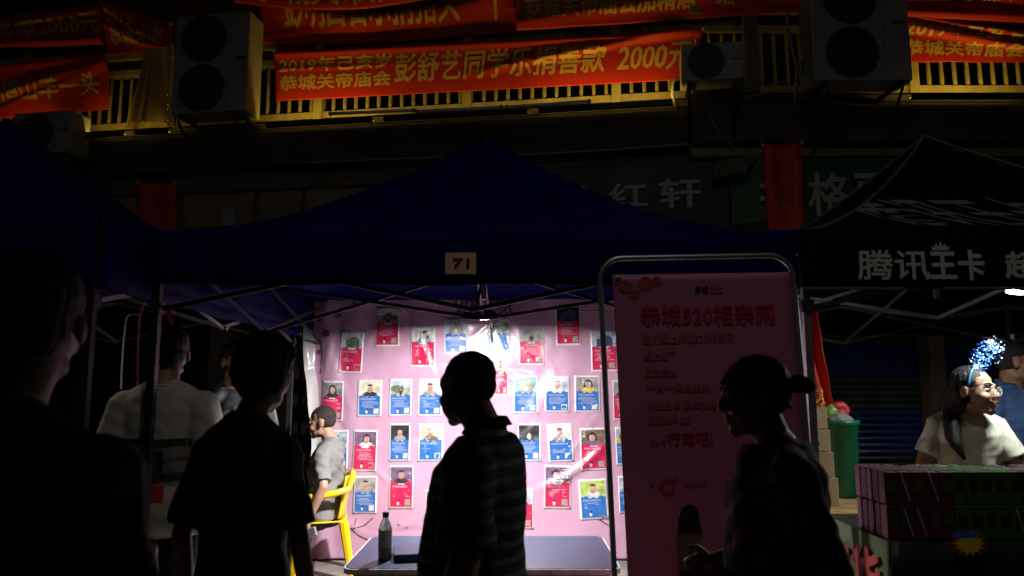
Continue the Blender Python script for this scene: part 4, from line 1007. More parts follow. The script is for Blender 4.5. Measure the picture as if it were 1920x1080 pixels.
def person(label, loc, yaw, H=1.7, bw=1.0, lean=0, head=(0, 0, 0), arms=None, legs=None, hipz=None, vox=.007, skin='skin', shirt=None, trousers='denim', hair='short', extras=None, hoff=(0, 0, 0), bust=0, cat='person', grip=.35, smile=False, shx=1.0, hairm='hair', belly=0, shz=0, fat=0):
    th = thing('person', label, cat, loc, R(yaw))
    k = H/1.70; hz0 = .93*k; dz = 0 if hipz is None else hipz - hz0
    ca, sa = math.cos(R(lean)), math.sin(R(lean))
    def T(x, y, z):
        x, y, z = x*k, y*k, z*k
        if z > hz0: zz = z-hz0; return Vector((x, y*ca - zz*sa, hz0 + y*sa + zz*ca + dz))
        return Vector((x, y, z+dz))
    ax = Vector((1, 0, 0))*k
    def ay(z): return (Vector((0, ca, sa)) if z > .93 else Vector((0, 1, 0)))*k
    prof = [(.84, .13, .10, .0), (.90, .168, .112, .0), (.96, .168, .112, 0), (1.05, .148, .104, 0), (1.15, .15, .108, -.004), (1.26, .166, .118, -.006), (1.34, .172, .112, 0), (1.40, .15, .088, .012), (1.445, .095, .066, .02), (1.475, .056, .054, .02)]
    def torso(bm, inf, z0=.84, z1=2, flare=0):
        rg = []
        for z, rx, ry, oy in prof:
            if z < z0-.001 or z > z1: continue
            e = inf*(1 + flare*max(0, 1.2-z)*3); bl = belly*math.exp(-((z-1.07)/.12)**2)
            rg.append((T(0, oy - bl*.6, z+ (shz if z > 1.33 else 0)*.6), ax*(rx*bw + e), ay(z)*((ry + bl*.6)*(.5+.5*bw) + e)))
        if z0 < .84: rg.insert(0, (T(0, 0, z0), ax*(.168*bw + inf*1.4), ay(z0)*(.112*(.5+.5*bw) + inf*1.4)))
        loft(bm, rg, 28)
        for s in (1, -1):
            capsule(bm, T(s*.03, .02, 1.437+shz*.5), T(s*.15*bw*shx, .014, 1.372+shz), (.04+inf*.6)*k, (.05*bw+inf*.4)*k)
    sh = {s: T(s*.166*bw*shx, .012, 1.362 + shz) for s in (1, -1)}
    A = {1: (T(.235*bw, .03, 1.11), T(.255*bw, -.05, .88)), -1: (T(-.235*bw, .03, 1.11), T(-.255*bw, -.05, .88))}
    if arms:
        for s, (e, w_) in arms.items(): A[s] = (Vector(e)*k, Vector(w_)*k)
    hip = {s: T(s*.088*bw, 0, .90) for s in (1, -1)}
    Lg = {s: (T(s*.095, -.01, .49), T(s*.1, .02, .085)) for s in (1, -1)}
    if legs:
        for s, (e, w_) in legs.items(): Lg[s] = (Vector(e)*k, Vector(w_)*k)
    hc = T(hoff[0], -.022 + hoff[1], 1.592 + hoff[2]); RH = Euler((R(head[1]), R(head[2]), R(head[0])), 'XYZ').to_matrix()
    # euler XYZ: pitch then roll then yaw
    hp = lambda x, y, z: hc + RH @ (Vector((x, y, z))*k)
    e_ = lambda bm, c, r: ell(bm, hp(*c), Vector(r)*k, RH, 18)
    c_ = lambda bm, a, b, r0, r1: capsule(bm, hp(*a), hp(*b), r0*k, r1*k, 12)
    def headprims(bm):
        e_(bm, (0, .014, .035), (.075, .094, .082)); e_(bm, (0, -.035, -.015), (.062, .058, .085)); e_(bm, (0, -.036, -.07), (.052, .05, .042))
        e_(bm, (0, -.074, -.098), (.024, .02, .019)); c_(bm, (0, -.086, .018), (0, -.108, -.02), .0085, .012)
        if fat: e_(bm, (0, -.042, -.045), (.066, .056, .068)); e_(bm, (0, -.045, .02), (.066, .05, .05))
        for s in (1, -1):
            e_(bm, (s*.010, -.100, -.026), (.009, .009, .008)); c_(bm, (0, -.083, .03), (s*.034, -.074, .032), .012, .01)
            e_(bm, (s*.036, -.064, -.032 + (.004 if smile else 0)), (.026, .026, .024)); e_(bm, (s*.078, .012, -.008), (.009, .021, .032)); e_(bm, (s*.042, -.005, -.075), (.018, .035, .02))
        if smile:
            c_(bm, (-.028, -.080, -.046), (0, -.098, -.051), .005, .006); c_(bm, (.028, -.080, -.046), (0, -.098, -.051), .005, .006)
            c_(bm, (-.024, -.078, -.056), (0, -.092, -.072), .005, .006); c_(bm, (.024, -.078, -.056), (0, -.092, -.072), .005, .006)
        else:
            e_(bm, (0, -.093, -.053), (.022, .01, .007)); e_(bm, (0, -.091, -.065), (.019, .01, .008))
    # body: one continuous surface
    g = nb(); torso(g, -.004)
    nb0 = T(0, .018, 1.44)
    capsule(g, nb0, hp(0, .02, -.06), .056*k*(.6+.4*bw), .053*k*(.6+.4*bw)); headprims(g)
    for s in (1, -1):
        el, wr = A[s]; capsule(g, sh[s], el, .052*k*bw, .038*k*bw); mid_ = el.lerp(wr, .3); capsule(g, el, mid_, .038*k*bw, .039*k*bw); capsule(g, mid_, wr, .039*k*bw, .025*k)
        dd = (wr-el).normalized(); nrm = Vector((-s, 0, 0)) if abs(dd.x) < .8 else Vector((0, 0, -1)); nrm = arms_n.get(s, nrm) if (arms_n := (extras or {}).get('palm', {})) else nrm
        hand(g, wr, (extras or {}).get('hand_dir', {}).get(s, dd), nrm, k, grip, s*(extras or {}).get('thumb', -1))
        kn, an = Lg[s]; capsule(g, hip[s], kn, .08*k*bw, .052*k); m2 = kn.lerp(an, .3); capsule(g, kn, m2, .05*k, .053*k); capsule(g, m2, an, .053*k, .035*k)
        fd = Vector((0, -.14, -.035))*k; capsule(g, an + Vector((0, .02, -.02))*k, an + fd, .034*k, .028*k)
    body = obj('body', remesh(g, vox, 3), M[skin], th, local=True, smooth=True)
    # trousers and shoes
    if trousers:
        g = nb(); loft(g, [(T(0, oy, z), ax*(rx*bw+.008), ay(z)*((ry)*(.5+.5*bw)+.008)) for z, rx, ry, oy in prof[:4]], 24)
        for s in (1, -1):
            kn, an = Lg[s]; capsule(g, hip[s], kn, .092*k*bw, .068*k); capsule(g, kn, an + (kn-an)*.06, .068*k, .058*k)
        obj('trousers', remesh(g, .011, 3, lambda c, n: .006*noise.noise(Vector((c.x*9, c.y*9, c.z*16)))), M[trousers], th, local=True, smooth=True)
    for s in (1, -1):
        kn, an = Lg[s]; g = nb(); capsule(g, an + Vector((0, .03, -.035))*k, an + Vector((0, -.15, -.045))*k, .046*k, .04*k); box(g, an.x-.042*k, an.x+.042*k, an.y-.18*k, an.y+.06*k, an.z-.085*k, an.z-.06*k)
        obj('shoe', remesh(g, .01, 2), M['shoe'], th, local=True, smooth=True)
    # shirt
    if shirt:
        sm, slv, low = shirt['m'], shirt.get('sleeve', .62), shirt.get('low', .86); inf = shirt.get('inf', .014); fl = shirt.get('flare', .3)
        g = nb(); torso(g, inf, low, shirt.get('top', 1.45), fl); sr = shirt.get('slr', .064)
        for s in (1, -1):
            el, wr = A[s]; 
            if slv <= 1: 
                q = sh[s].lerp(el, slv); d_ = (el-sh[s]).normalized(); x, y, _ = frame(d_); rr_ = sr*k*bw
                ell(g, sh[s], (rr_*.96,)*3); loft(g, [(sh[s]-d_*.02, x*rr_, y*rr_), (sh[s].lerp(q, .5), x*rr_*1.03, y*rr_*1.03), (q, x*rr_*1.12, y*rr_*1.12)], 20)
            else:
                capsule(g, sh[s], el, sr*k*bw, .052*k*bw); q = el.lerp(wr, slv-1); capsule(g, el, q, .05*k*bw, .045*k)
        wrk = shirt.get('wr', .008); sd_ = random.random()*50
        def fold(c, n): return wrk*(noise.noise(Vector((c.x*5+sd_, c.y*5, c.z*9 + c.x*6))) + .6*noise.noise(Vector((c.x*14, c.y*14+sd_, c.z*20 - c.x*9))))*1.3
        so_ = obj('shirt', remesh(g, shirt.get('vox', .008), 3, fold), M[sm], th, local=True, smooth=True)
        if shirt.get('neck', 1):
            g = nb(); x, y = ax, ay(1.4); c0 = T(0, .014, 1.448+shz*.6); 
            pts = [c0 + ax*.070*bw*math.cos(a*.2618) + ay(1.4)*.066*math.sin(a*.2618) + Vector((0, 0, .006 if math.sin(a*.2618) > 0 else -.012)) for a in range(25)]
            tube(g, pts, .007*k, 6); obj('neckband', g, M[sm], so_, local=True, smooth=True)
        if shirt.get('collar'):
            g = nb(); n = 20
            lo_ = [T(.068*bw*math.cos(a*6.2832/n - 1.4), .016+.064*math.sin(a*6.2832/n - 1.4), 1.44 + (.018 if math.sin(a*6.2832/n-1.4) > 0 else -.006)) for a in range(n-1)]
            hi = [p + Vector((0, .004 if i < n else 0, .042*k)) for i, p in enumerate(lo_)]
            out = [p + (p - T(0, .016, 1.44)).normalized()*.02*k + Vector((0, 0, -.038*k)) for p in hi]
            V = [[g.verts.new(p) for p in L_] for L_ in (lo_, hi, out)]
            for a, b in zip(V, V[1:]):
                for i in range(len(a)-1): g.faces.new((a[i], a[i+1], b[i+1], b[i]))
            thick(obj('collar', g, M[sm], so_, local=True, smooth=True), .004, 0)
    # hair
    g = nb(); tex = .003; hv = .005
    if hair == 'short':
        e_(g, (0, .024, .045), (.083, .094, .083)); e_(g, (0, .045, .0), (.074, .066, .072))
    elif hair == 'buzz':
        e_(g, (0, .0175, .0385), (.0762, .0935, .0805)); e_(g, (0, .036, .0), (.0705, .07, .058)); tex = .0016; hairm = 'shorthair'
    elif hair == 'puffy':
        e_(g, (0, .022, .045), (.096, .108, .092)); e_(g, (0, .05, -.005), (.09, .075, .08)); tex = .009
    elif hair == 'bun':
        e_(g, (0, .022, .043), (.088, .104, .088)); e_(g, (0, .045, .0), (.08, .07, .07)); c_(g, (0, .095, .025), (0, .15, .02), .026, .03); e_(g, (0, .165, .012), (.034, .036, .026)); c_(g, (.02, .09, -.02), (.02, .105, -.05), .008, .004); tex = .004
        c_(g, (0, -.06, .075), (0, -.09, .055), .014, .008)
    elif hair == 'long':
        e_(g, (0, .026, .045), (.084, .094, .084)); e_(g, (0, .05, -.01), (.08, .06, .08)); tex = .0045
        for P in (extras['locks'](hp, T) if extras and 'locks' in extras else []):
            pts = P[0]
            for i in range(len(pts)-1): capsule(g, pts[i], pts[i+1], P[1][i]*k, P[1][i+1]*k)
    obj('hair', remesh(g, hv*1.0, 2, lambda c, n: tex*(noise.noise(Vector((c.x*60, c.y*60, c.z*12))) + (.1 if hair == 'long' else .7)*noise.noise(c*45))), M[hairm], th, local=True, smooth=True)
    # eyes and brows
    for s in (1, -1):
        g = nb(); e_(g, (s*.031, -.0795, .010), (.0125, .006, .0055 if not smile else .0035)); eo = obj('eye', g, M['eye'], th, local=True, smooth=True)
        g = nb(); e_(g, (s*.031, -.0842, .010), (.0058, .003, .0055 if not smile else .0035)); obj('iris', g, M['ink'], eo, local=True)
        g = nb(); c_(g, (s*.018, -.0925, .036), (s*.034, -.083, .041), .0028, .003); c_(g, (s*.034, -.083, .041), (s*.048, -.071, .037), .003, .002); obj('eyebrow', g, M['hair'], th, local=True)
    g = nb()
    if smile:
        rg = [hp(x_, -.1045 + 24*x_*x_, z_) for x_, z_ in [(-.028+.007*i, -.0515 + 9*(abs(-.028+.007*i))**2) for i in range(9)]]
        lo_ = [p + RH @ Vector((0, 0, -(.014 - 16*(abs(-.028+.007*i))**2)*k)) for i, p in enumerate(rg)]
        V = [[g.verts.new(p) for p in L_] for L_ in (rg, lo_)]
        for i in range(8): g.faces.new((V[0][i], V[1][i], V[1][i+1], V[0][i+1]))
        obj('teeth', g, M['teeth'], th, local=True)
        g = nb(); pts = [p + RH @ Vector((0, -.002, 0)) for p in rg]; tube(g, pts, [.001, .002, .003, .003, .003, .003, .003, .002, .001], 6); pts = [p + RH @ Vector((0, -.001, 0)) for p in lo_]; tube(g, pts, [.001, .002, .003, .0035, .0038, .0035, .003, .002, .001], 6)
        obj('lips', g, M['lip'], th, local=True, smooth=True)
    else:
        e_(g, (0, -.0955, -.054), (.019, .006, .0035)); e_(g, (0, -.0935, -.064), (.016, .006, .004)); obj('lips', g, M['lip'], th, local=True, smooth=True)
    return dict(th=th, hp=hp, T=T, A=A, k=k, RH=RH)

g0 = lambda px, py, Y, z=0: Vector((at(px, py, Y).x, Y, z))
# big dark person at the left
person('very dark person in a black shirt, largest and nearest, filling the lower left corner', g0(38, 600, 1.35), 158, H=1.83, bw=1.12, shirt=dict(m='dark_tee', sleeve=.85, slr=.07), hair='short', head=(40, 0, 0), vox=.009, skin='skin2', shz=-.02, shx=1.1)
# silhouette from behind
person('dark brown shirted person seen from behind, left of the seated person', g0(472, 680, 2.42), 176, H=1.745, bw=.78, shirt=dict(m='brown_tee', sleeve=.9, slr=.062), hair='puffy', head=(6, 6, 0), vox=.009, skin='skin2', shx=.95, hoff=(-.035, 0, 0))
# white T-shirt
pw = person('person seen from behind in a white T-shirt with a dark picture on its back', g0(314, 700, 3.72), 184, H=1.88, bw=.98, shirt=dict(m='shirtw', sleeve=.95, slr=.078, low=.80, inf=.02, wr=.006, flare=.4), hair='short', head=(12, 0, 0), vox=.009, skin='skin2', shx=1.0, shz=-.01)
shirt_o = [c for c in pw['th'].children if c.name.startswith('shirt')][0]
def patch(so, x0, x1, z0, z1, m, name, off=.004, nx=14, nz_=12, side=1, wav=0):
    t = BVHTree.FromPolygons([v.co for v in so.data.vertices], [tuple(p.vertices) for p in so.data.polygons]); g = nb()
    def fn(u, v):
        x, z = x0+(x1-x0)*u, z0+(z1-z0)*v + wav*math.sin(u*9); h = t.ray_cast(Vector((x, side*1, z)), Vector((0, -side, 0)))
        return (h[0] if h[0] else Vector((x, 0, z))) + Vector((0, side*off, 0))
    grid(g, nx, nz_, fn); obj(name, g, M[m], so, local=True, smooth=True)
# print on the back (person's back is +y locally; image right is local -x after the turn)
patch(shirt_o, -.16, .16, 1.13, 1.345, 'shirtprint', 'shirt_print', .003)
patch(shirt_o, -.17, .13, 1.31, 1.345, 'ink', 'shirt_print', .005, wav=.003); patch(shirt_o, -.17, .13, 1.145, 1.185, 'ink', 'shirt_print', .005, wav=.003)
patch(shirt_o, -.17, .13, 1.235, 1.25, 'darkwall', 'shirt_print', .005, nx=18, nz_=3, wav=.012)
patch(shirt_o, -.055, -.005, 1.18, 1.29, 'ink', 'shirt_print', .007, nx=8); patch(shirt_o, -.07, .09, 1.05, 1.13, 'redprint', 'shirt_print', .003, wav=.006)
# person between
person('person in a dark patterned shirt half hidden behind the brown shirted silhouette', g0(442, 690, 4.7, 0), 38, H=1.86, bw=1.0, shirt=dict(m='camo', sleeve=.8), hair='short', head=(10, 0, 0), vox=.01)
# man in the middle
pm_ = person('silhouetted man in a dark striped polo shirt facing left in front of the blue table', g0(903, 700, 2.42), -102, H=1.70, bw=1.22, belly=.05, fat=1, arms={1: ((.26, .02, 1.11), (.28, -.05, .88)), -1: ((-.24, -.05, 1.11), (-.24, -.10, .88))}, shirt=dict(m='stripe_polo', sleeve=.9, slr=.066, low=.80, inf=.018, collar=1, wr=.006, neck=0), hair='buzz', head=(-28, 8, 0), vox=.007, skin='skin2', hoff=(0, -.025, .0), shx=.98)
# woman with bun
kw = 1.0
person('silhouetted woman with a hair bun in a dark floral top passing the pink stand', g0(1458, 700, 2.3), -95, H=1.675, bw=1.12, belly=.03, shirt=dict(m='floral', sleeve=1.1, slr=.066, low=.74, inf=.02, wr=.014, flare=.6), hair='bun', head=(4, 8, 0), vox=.008, skin='skin2', hoff=(0, -.01, 0), lean=4,
       arms={1: ((.25, .06, 1.10), (.20, -.20, 1.08)), -1: ((-.25, .03, 1.10), (-.2, -.18, 1.05))}, grip=.9)
ph_ = Matrix.Translation(g0(1458, 700, 2.3)) @ Matrix.Rotation(R(-95), 4, 'Z')
g = nb(); box(g, -.05, .05, -.012, .012, -.05, .05); bevel(g, .006); g.transform(Matrix.Translation(ph_ @ Vector((.19, -.30, 1.035))) @ Matrix.Rotation(R(-60), 4, 'Z'))
tag(obj('purse', g, M['dark_tee']), 'small dark purse held in front by the woman with the hair bun', 'purse')
# seated person
cx_ = at(609, 900, 5.95).x
ps = person('seated person in a grey T-shirt on the yellow armchair, face turned to the left', (cx_ + .0, 5.95, .15), -100, H=1.80, bw=.92, hipz=.46, lean=-3, shirt=dict(m='grey_tee', sleeve=.85, slr=.06, low=.89, inf=.012, wr=.016, vox=.006), hair='buzz', head=(12, 8, 3), vox=.0055,
       legs={1: ((.12, -.40, .44), (.12, -.42, .09)), -1: ((-.12, -.40, .44), (-.12, -.42, .09))},
       arms={1: ((.25, .10, .66), (.265, .0, .43)), -1: ((-.2, -.1, .62), (-.12, -.28, .48))}, skin='skin', hoff=(0, -.05, .0), extras=dict(palm={1: Vector((-1, 0, 0))}), grip=.6)
mp = Matrix.Translation((cx_, 5.95, .15)) @ Matrix.Rotation(R(-100), 4, 'Z')
g = nb(); box(g, -.012, .012, -.075, .075, -.035, .035); bevel(g, .006); g.transform(mp @ Matrix.Translation((.28, .0, .36)) @ Matrix.Rotation(R(18), 4, 'X'))
tag(obj('drink_can', g, M['steel']), 'shiny silver packet held low by the seated person', 'packet')
bpy.data.objects['drink_can'].name = 'snack_packet'
# woman leaning, lit
GX = at(1806, 800, 3.98).x
pg = person('smiling woman with glasses and a lit blue headband leaning on the stall', (GX, 3.98, 0), -20, H=1.72, bw=.80, lean=10, shirt=dict(m='cream_tee', sleeve=.6, slr=.066, low=.82, inf=.016, wr=.007, vox=.006, flare=.4), hair='long', head=(52, 2, 4), vox=.0048, smile=True, hoff=(.03, -.035, -.02), shz=.02,
       arms={1: ((.25, -.09, 1.13), (.235, -.22, .985)), -1: ((-.235, -.09, 1.13), (-.20, -.24, .985))}, skin='skin', shx=1.0,
       extras=dict(hand_dir={1: Vector((.1, -1, -.25)), -1: Vector((.1, -1, -.25))}, palm={1: Vector((0, -.2, -1)), -1: Vector((0, -.2, -1))}, thumb=-1,
                   locks=lambda hp, T: [([hp(-.02, .045, -.03), T(-.06, .01, 1.47), T(-.085, -.085, 1.41), T(-.075, -.135, 1.32), T(-.045, -.15, 1.25)], [.055, .045, .038, .03, .008]), ([hp(0, .06, 0), T(-.07, .06, 1.47), T(-.09, .09, 1.36)], [.06, .05, .03]), ([hp(-.04, .03, -.06), T(-.09, -.05, 1.43), T(-.10, -.115, 1.35), T(-.085, -.14, 1.29)], [.03, .03, .022, .006])]))
hp, RHg, kg, tg = pg['hp'], pg['RH'], pg['k'], pg['th']
g = nb()
for s in (1, -1):
    tube(g, [hp(s*.033 + .024*math.cos(a*.3927), -.104 + .004*abs(math.cos(a*.3927)), .006 + .021*math.sin(a*.3927)) for a in range(17)], .0016, 5)
    tube(g, [hp(s*.057, -.10, .012), hp(s*.074, -.05, .012), hp(s*.084, .01, .008)], .0013, 5)
tube(g, [hp(-.010, -.106, .01), hp(0, -.109, .014), hp(.010, -.106, .01)], .0014, 5)
gl = obj('glasses', g, M['steel'], tg, local=True, smooth=True)
lens_m = mat('spectacle_lens', (.9, .92, .95), .03, alpha=.14)
for s in (1, -1):
    g = nb(); poly(g, [hp(s*.033 + .023*math.cos(a*.3927), -.1045, .006 + .020*math.sin(a*.3927)) for a in range(16)]); obj('lens', g, lens_m, gl, local=True)
g = nb(); tube(g, [hp(.092*math.cos(R(a)), -.018 + .0*a, .012 + .118*math.sin(R(a)) if a > 0 else 0) for a in range(2, 179, 11)], .005, 8)
hb = obj('headband', g, M['blue_band'], tg, local=True, smooth=True)
# tinsel tree on the headband, made in world space
wa = at(1828, 688, 3.78); wb = at(1868, 642, 3.80); ax_ = wb-wa
g = nb(); random.seed(3)
for i in range(330):
    t = random.random()**.8; r = (.022 + .034*math.sin(min(1, t*1.15)*math.pi*.8))*random.uniform(.3, 1.25)
    x, y, d = frame(ax_); a = random.uniform(0, 6.28); c_ = wa + ax_*t + (x*math.cos(a) + y*math.sin(a))*r
    e = Vector((random.uniform(-1, 1), random.uniform(-1, 1), random.uniform(-1, 1))).normalized()*random.uniform(.004, .0085); f = Vector((random.uniform(-1, 1), random.uniform(-1, 1), random.uniform(-1, 1)))*.0022
    w_ = random.random(); mi = 0 if w_ < .62 else 1 if w_ < .88 else 2
    if t > .8 and random.random() < .5: mi = 2
    for ff in ([c_-e, c_+f, c_+e], [c_-e, c_-f, c_+e]): poly(g, ff, mi)
obj('tinsel_tuft', g, None, tg, mats=[M['spark_b'], M['spark_c'], M['spark_w']])
for o_ in (hb,): pass
g = nb(); obox(g, wa, (.012, 0, 0), (0, .008, 0), (0, 0, .01)); obj('tuft_holder', g, M['print'], tg)
# man in blue polo
pb = person('man in a blue polo shirt with folded arms behind the smiling woman', g0(1897, 700, 4.62), 24, H=1.86, bw=1.08, shirt=dict(m='blue_polo', sleeve=.9, slr=.068, low=.82, inf=.016, collar=1, neck=0, wr=.012), hair='buzz', head=(48, 4, 0), vox=.007, skin='skin2',
       arms={1: ((.24, .02, 1.10), (.02, -.20, 1.12)), -1: ((-.24, .02, 1.10), (-.02, -.22, 1.08))}, extras=dict(palm={1: Vector((0, 1, 0)), -1: Vector((0, 1, 0))}))
so_ = [c for c in pb['th'].children if c.name.startswith('shirt')][0]
patch(so_, -.012, .012, 1.27, 1.40, 'slat_blue', 'placket', .002, nx=3, nz_=8, side=-1)

# ================================================================== RIGHT STALL
TBZ = .975; sx0 = at(1662, 1002, 3.1).x
stl = thing('stall_table', 'black clothed stall table at the right carrying the stacked drink cartons', 'table', (sx0+1, 3.42, 0))
g = nb(); box(g, sx0, sx0+2.2, 3.08, 3.74, TBZ-.025, TBZ-.003); obj('tabletop', g, M['blackcloth'], stl)
g = nb(); grid(g, 60, 8, lambda u, v: Vector((sx0 + 2.2*u, 3.074 - (.03*math.sin(u*60)+.02*math.sin(u*23))*(1-v), .1 + (TBZ-.1)*v))); thick(obj('front_cloth', g, M['blackcloth'], stl, smooth=True), .004)
g = nb(); grid(g, 30, 10, lambda u, v: Vector((sx0 - .006 - (.022*math.sin(u*22)+.02*math.sin(u*9+1))*(1-v), 3.075 + .66*u, .12 + (TBZ-.117)*v))); clo = obj('side_cloth', g, M['olive'], stl, smooth=True); thick(clo, .004)
for x in (sx0+.05, sx0+2.15):
    for y in (3.15, 3.68):
        g = nb(); cyl(g, (x, y, 0), (x, y, TBZ-.03), .016, 8); obj('leg', g, M['iron'], stl)
# print on the olive cloth
g = nb(); text_uv(g, '年货', .06, .60, .50, .80, .004, cut=.05, dup=.008)
mapbm(g, lambda co: Vector((sx0 - .02 - co.z - (.022*math.sin((1-co.x/.66)*22)+.02*math.sin((1-co.x/.66)*9+1))*(1-co.y/.83), 3.075 + .66*(1-co.x/.66), .12 + co.y)))
obj('cloth_print', g, M['redprint'], stl)
# side table
wt = thing('side_table', 'pale wooden side table behind the carton stack, left end of the stall', 'table', (sx0+.2, 4.1, 0))
g = nb(); [box(g, sx0-.03, sx0+.62, 3.752+.142*i, 3.752+.142*i+.138, TBZ-.03, TBZ) for i in range(1)]; 
o = obj('plank', g, M['wood'], wt)
for i in range(1, 5):
    c = o.copy(); COL.objects.link(c); c.parent = wt; c.location = (0, .142*i, 0)
for x in (sx0+.02, sx0+.56):
    for y in (3.8, 4.4):
        g = nb(); box(g, x-.02, x+.02, y-.02, y+.02, 0, TBZ-.032); obj('leg', g, M['wood'], wt)
# drink cartons
proto = {}
cw, cdp, chh = .056, .052, .136
def carton(m, straw):
    k = (m, straw)
    if k in proto: return copy_tree(proto[k])
    th = thing('drink_carton', '', 'drink carton')
    g = nb(); box(g, -cw/2+.001, cw/2-.001, -cdp/2+.001, cdp/2-.001, 0, chh-.004); bevel(g, .003); obj('carton_body', g, M[m], th, local=True)
    g = nb(); box(g, -cw/2+.004, cw/2-.004, -.002, .002, chh-.0045, chh); obj('top_seam', g, M['straw'], th, local=True)
    g = nb(); box(g, -.018, .018, -cdp/2-.0008, -cdp/2+.0008, .05, .10); obj('label_print', g, M['cardink'] if m != 'cgreen' else M['cdark'], th, local=True)
    if straw:
        g = nb(); cyl(g, (-.016, -cdp/2-.004, .122), (.016, -cdp/2-.004, .012), .0026, 6); obj('straw', g, M['straw'], th, local=True)
    proto[k] = th; return th
x00 = at(1668, 990, 3.12).x
LBL = {('cred', 0): 'red drink carton in the lower layer, left end of the stall stack', ('cred', 1): 'red drink carton in the upper layer, left end of the stall stack',
       ('cgreen', 1): 'green drink carton in the upper layer, middle of the stall stack', ('cgreen', 0): 'green drink carton in the lower layer, middle of the stall stack',
       ('cdark', 1): 'maroon drink carton in the upper layer, right end of the stall stack', ('cdark', 0): 'maroon drink carton in the lower layer, right end of the stall stack'}
for lay in (0, 1):
    for i in range(14):
        for j in range(5):
            if lay == 1 and (i, j) in ((3, 4), (8, 4), (9, 4), (11, 3), (11, 4), (6, 3)): continue
            m = 'cred' if i < 5 else 'cgreen' if i < 10 else 'cdark'
            c = carton(m, (j == 0 and (i in (1, 2, 9, 13) if lay == 0 else i in (1, 3, 12))))
            c.location = (x00 + (i+.5)*(cw+.0015) + (.004 if lay else 0) + random.uniform(-.001, .001), random.uniform(-.003, .003) + 3.14 + (j+.5)*(cdp+.002) - (.012 if lay else 0)*-1, TBZ + lay*(chh+.001)); c.rotation_euler = (0, 0, R(random.uniform(-4.5, 4.5)))
            end_ = {0: 'front row', 4: 'back row'}.get(j, 'second row' if j == 1 else 'third row' if j == 2 else 'fourth row')
            L_ = LBL[(m, lay)].replace(', left end of the stall stack', ', ' + end_ + ', left end').replace(', middle of the stall stack', ', ' + end_ + ', middle').replace(', right end of the stall stack', ', ' + end_ + ', right end')
            if i == 0: L_ = L_.replace('left end', 'leftmost column')
            tag(c, L_, 'drink carton', L_.replace('carton', 'cartons'))
# price burst
pb_ = at(1825, 1020, 3.0); th = thing('price_burst', 'yellow star shaped burst sign with a blue top on the black stall cloth', 'sign', pb_)
def star(n, r0, r1, sy=.72): return [((r0 if i % 2 else r1)*math.cos(i*math.pi/n), (r0 if i % 2 else r1)*sy*math.sin(i*math.pi/n)) for i in range(2*n)]
for n_, r0, r1, m, y in ((14, .055, .075, 'burst_r', 0), (14, .042, .060, 'burst_y', -.003)):
    g = nb(); poly(g, [(pb_.x + a, 3.03+y, pb_.z - .005 + b) for a, b in star(n_, r0, r1)]); thick(obj('burst_card', g, M[m], th), .002)
g = nb(); poly(g, [(pb_.x-.062, 3.024, pb_.z+.018), (pb_.x+.038, 3.024, pb_.z+.022), (pb_.x+.04, 3.024, pb_.z+.045), (pb_.x-.066, 3.024, pb_.z+.04)]); obj('blue_strip', g, M['burst_b'], th)
# cardboard boxes stacked on the side table
zz = TBZ; rows = [(.235, .145, 'bottom cardboard box of the stack beside the green bin, with a dark round print', .0), (.22, .135, 'second cardboard box from the bottom of the stack beside the green bin', -.012), (.205, .115, 'third cardboard box from the bottom of the stack beside the green bin', -.02), (.20, .12, 'topmost cardboard box of the stack beside the green bin', -.03)]
bx0 = at(1524, 900, 4.08).x
for i, (w_, h_, lab, dx) in enumerate(rows):
    th = thing('cardboard_box', lab, 'box', (bx0 + dx - .02, 4.08, zz), R(3*i-4), 'boxes stacked on the side table')
    g = nb(); box(g, -w_/2, w_/2, -.1, .1, 0, h_-.003); bevel(g, .003); obj('carton', g, M['cardboard'], th, local=True)
    g = nb(); box(g, -.02, .035, -.1015, -.099, h_*.55, h_*.60); box(g, w_/2-.001, w_/2+.001, -.09, .09, h_*.8, h_*.84); obj('tape', g, M['print'], th, local=True)
    g = nb(); cyl(g, (w_*.15, -.1012, h_*.35), (w_*.15, -.1022, h_*.35), .028 if i == 0 else .014, 16); obj('round_print', g, M['cardink'], th, local=True)
    zz += h_
g = nb(); ell(g, (bx0-.06, 4.08, zz+.05), (.06, .07, .055)); tag(obj('bag', remesh(g, .01, 1, lambda c, n: .014*noise.noise(c*18)), M['slat_blue'], smooth=True), 'crumpled dark blue bag on top of the cardboard boxes', 'bag')
rp = at(1543, 932, 3.85); g = nb(); lathe(g, [(.018, 0), (.02, .01), (.018, .05), (.008, .06), (.008, .075)], c=(rp.x, 3.85, TBZ), n=12); tag(obj('small_bottle', g, M['burst_r'], smooth=True), 'small bright red bottle at the foot of the cardboard boxes', 'bottle')
# green bin
bnx = at(1572, 850, 4.32).x; bn = thing('waste_bin', 'green plastic bin with a clear bag in it beside the cardboard boxes', 'bin', (bnx, 4.32, TBZ))
g = nb(); lathe(g, [(.088, 0), (.096, .02), (.112, .40), (.122, .405), (.122, .43), (.108, .43), (.108, .42)], n=28); obj('bucket', g, M['bin'], bn, local=True, smooth=True)
g = nb(); ell(g, (-.01, 0, .425), (.095, .095, .05), n=20); obj('liner_bag', remesh(g, .009, 1, lambda c, n: .02*noise.noise(c*22)), M['bag'], bn, local=True, smooth=False)
g = nb(); ell(g, (-.035, -.02, .475), (.035, .03, .04), n=14); tag(obj('wrapper', remesh(g, .007, 1, lambda c, n: .012*noise.noise(c*30)).copy() if False else (lambda b: (b.transform(Matrix.Translation((bnx, 4.32, TBZ))), b)[1])(remesh(g, .007, 1, lambda c, n: .012*noise.noise(c*30))), M['greenbag']), 'shiny green wrapper sticking out of the green bin', 'wrapper')
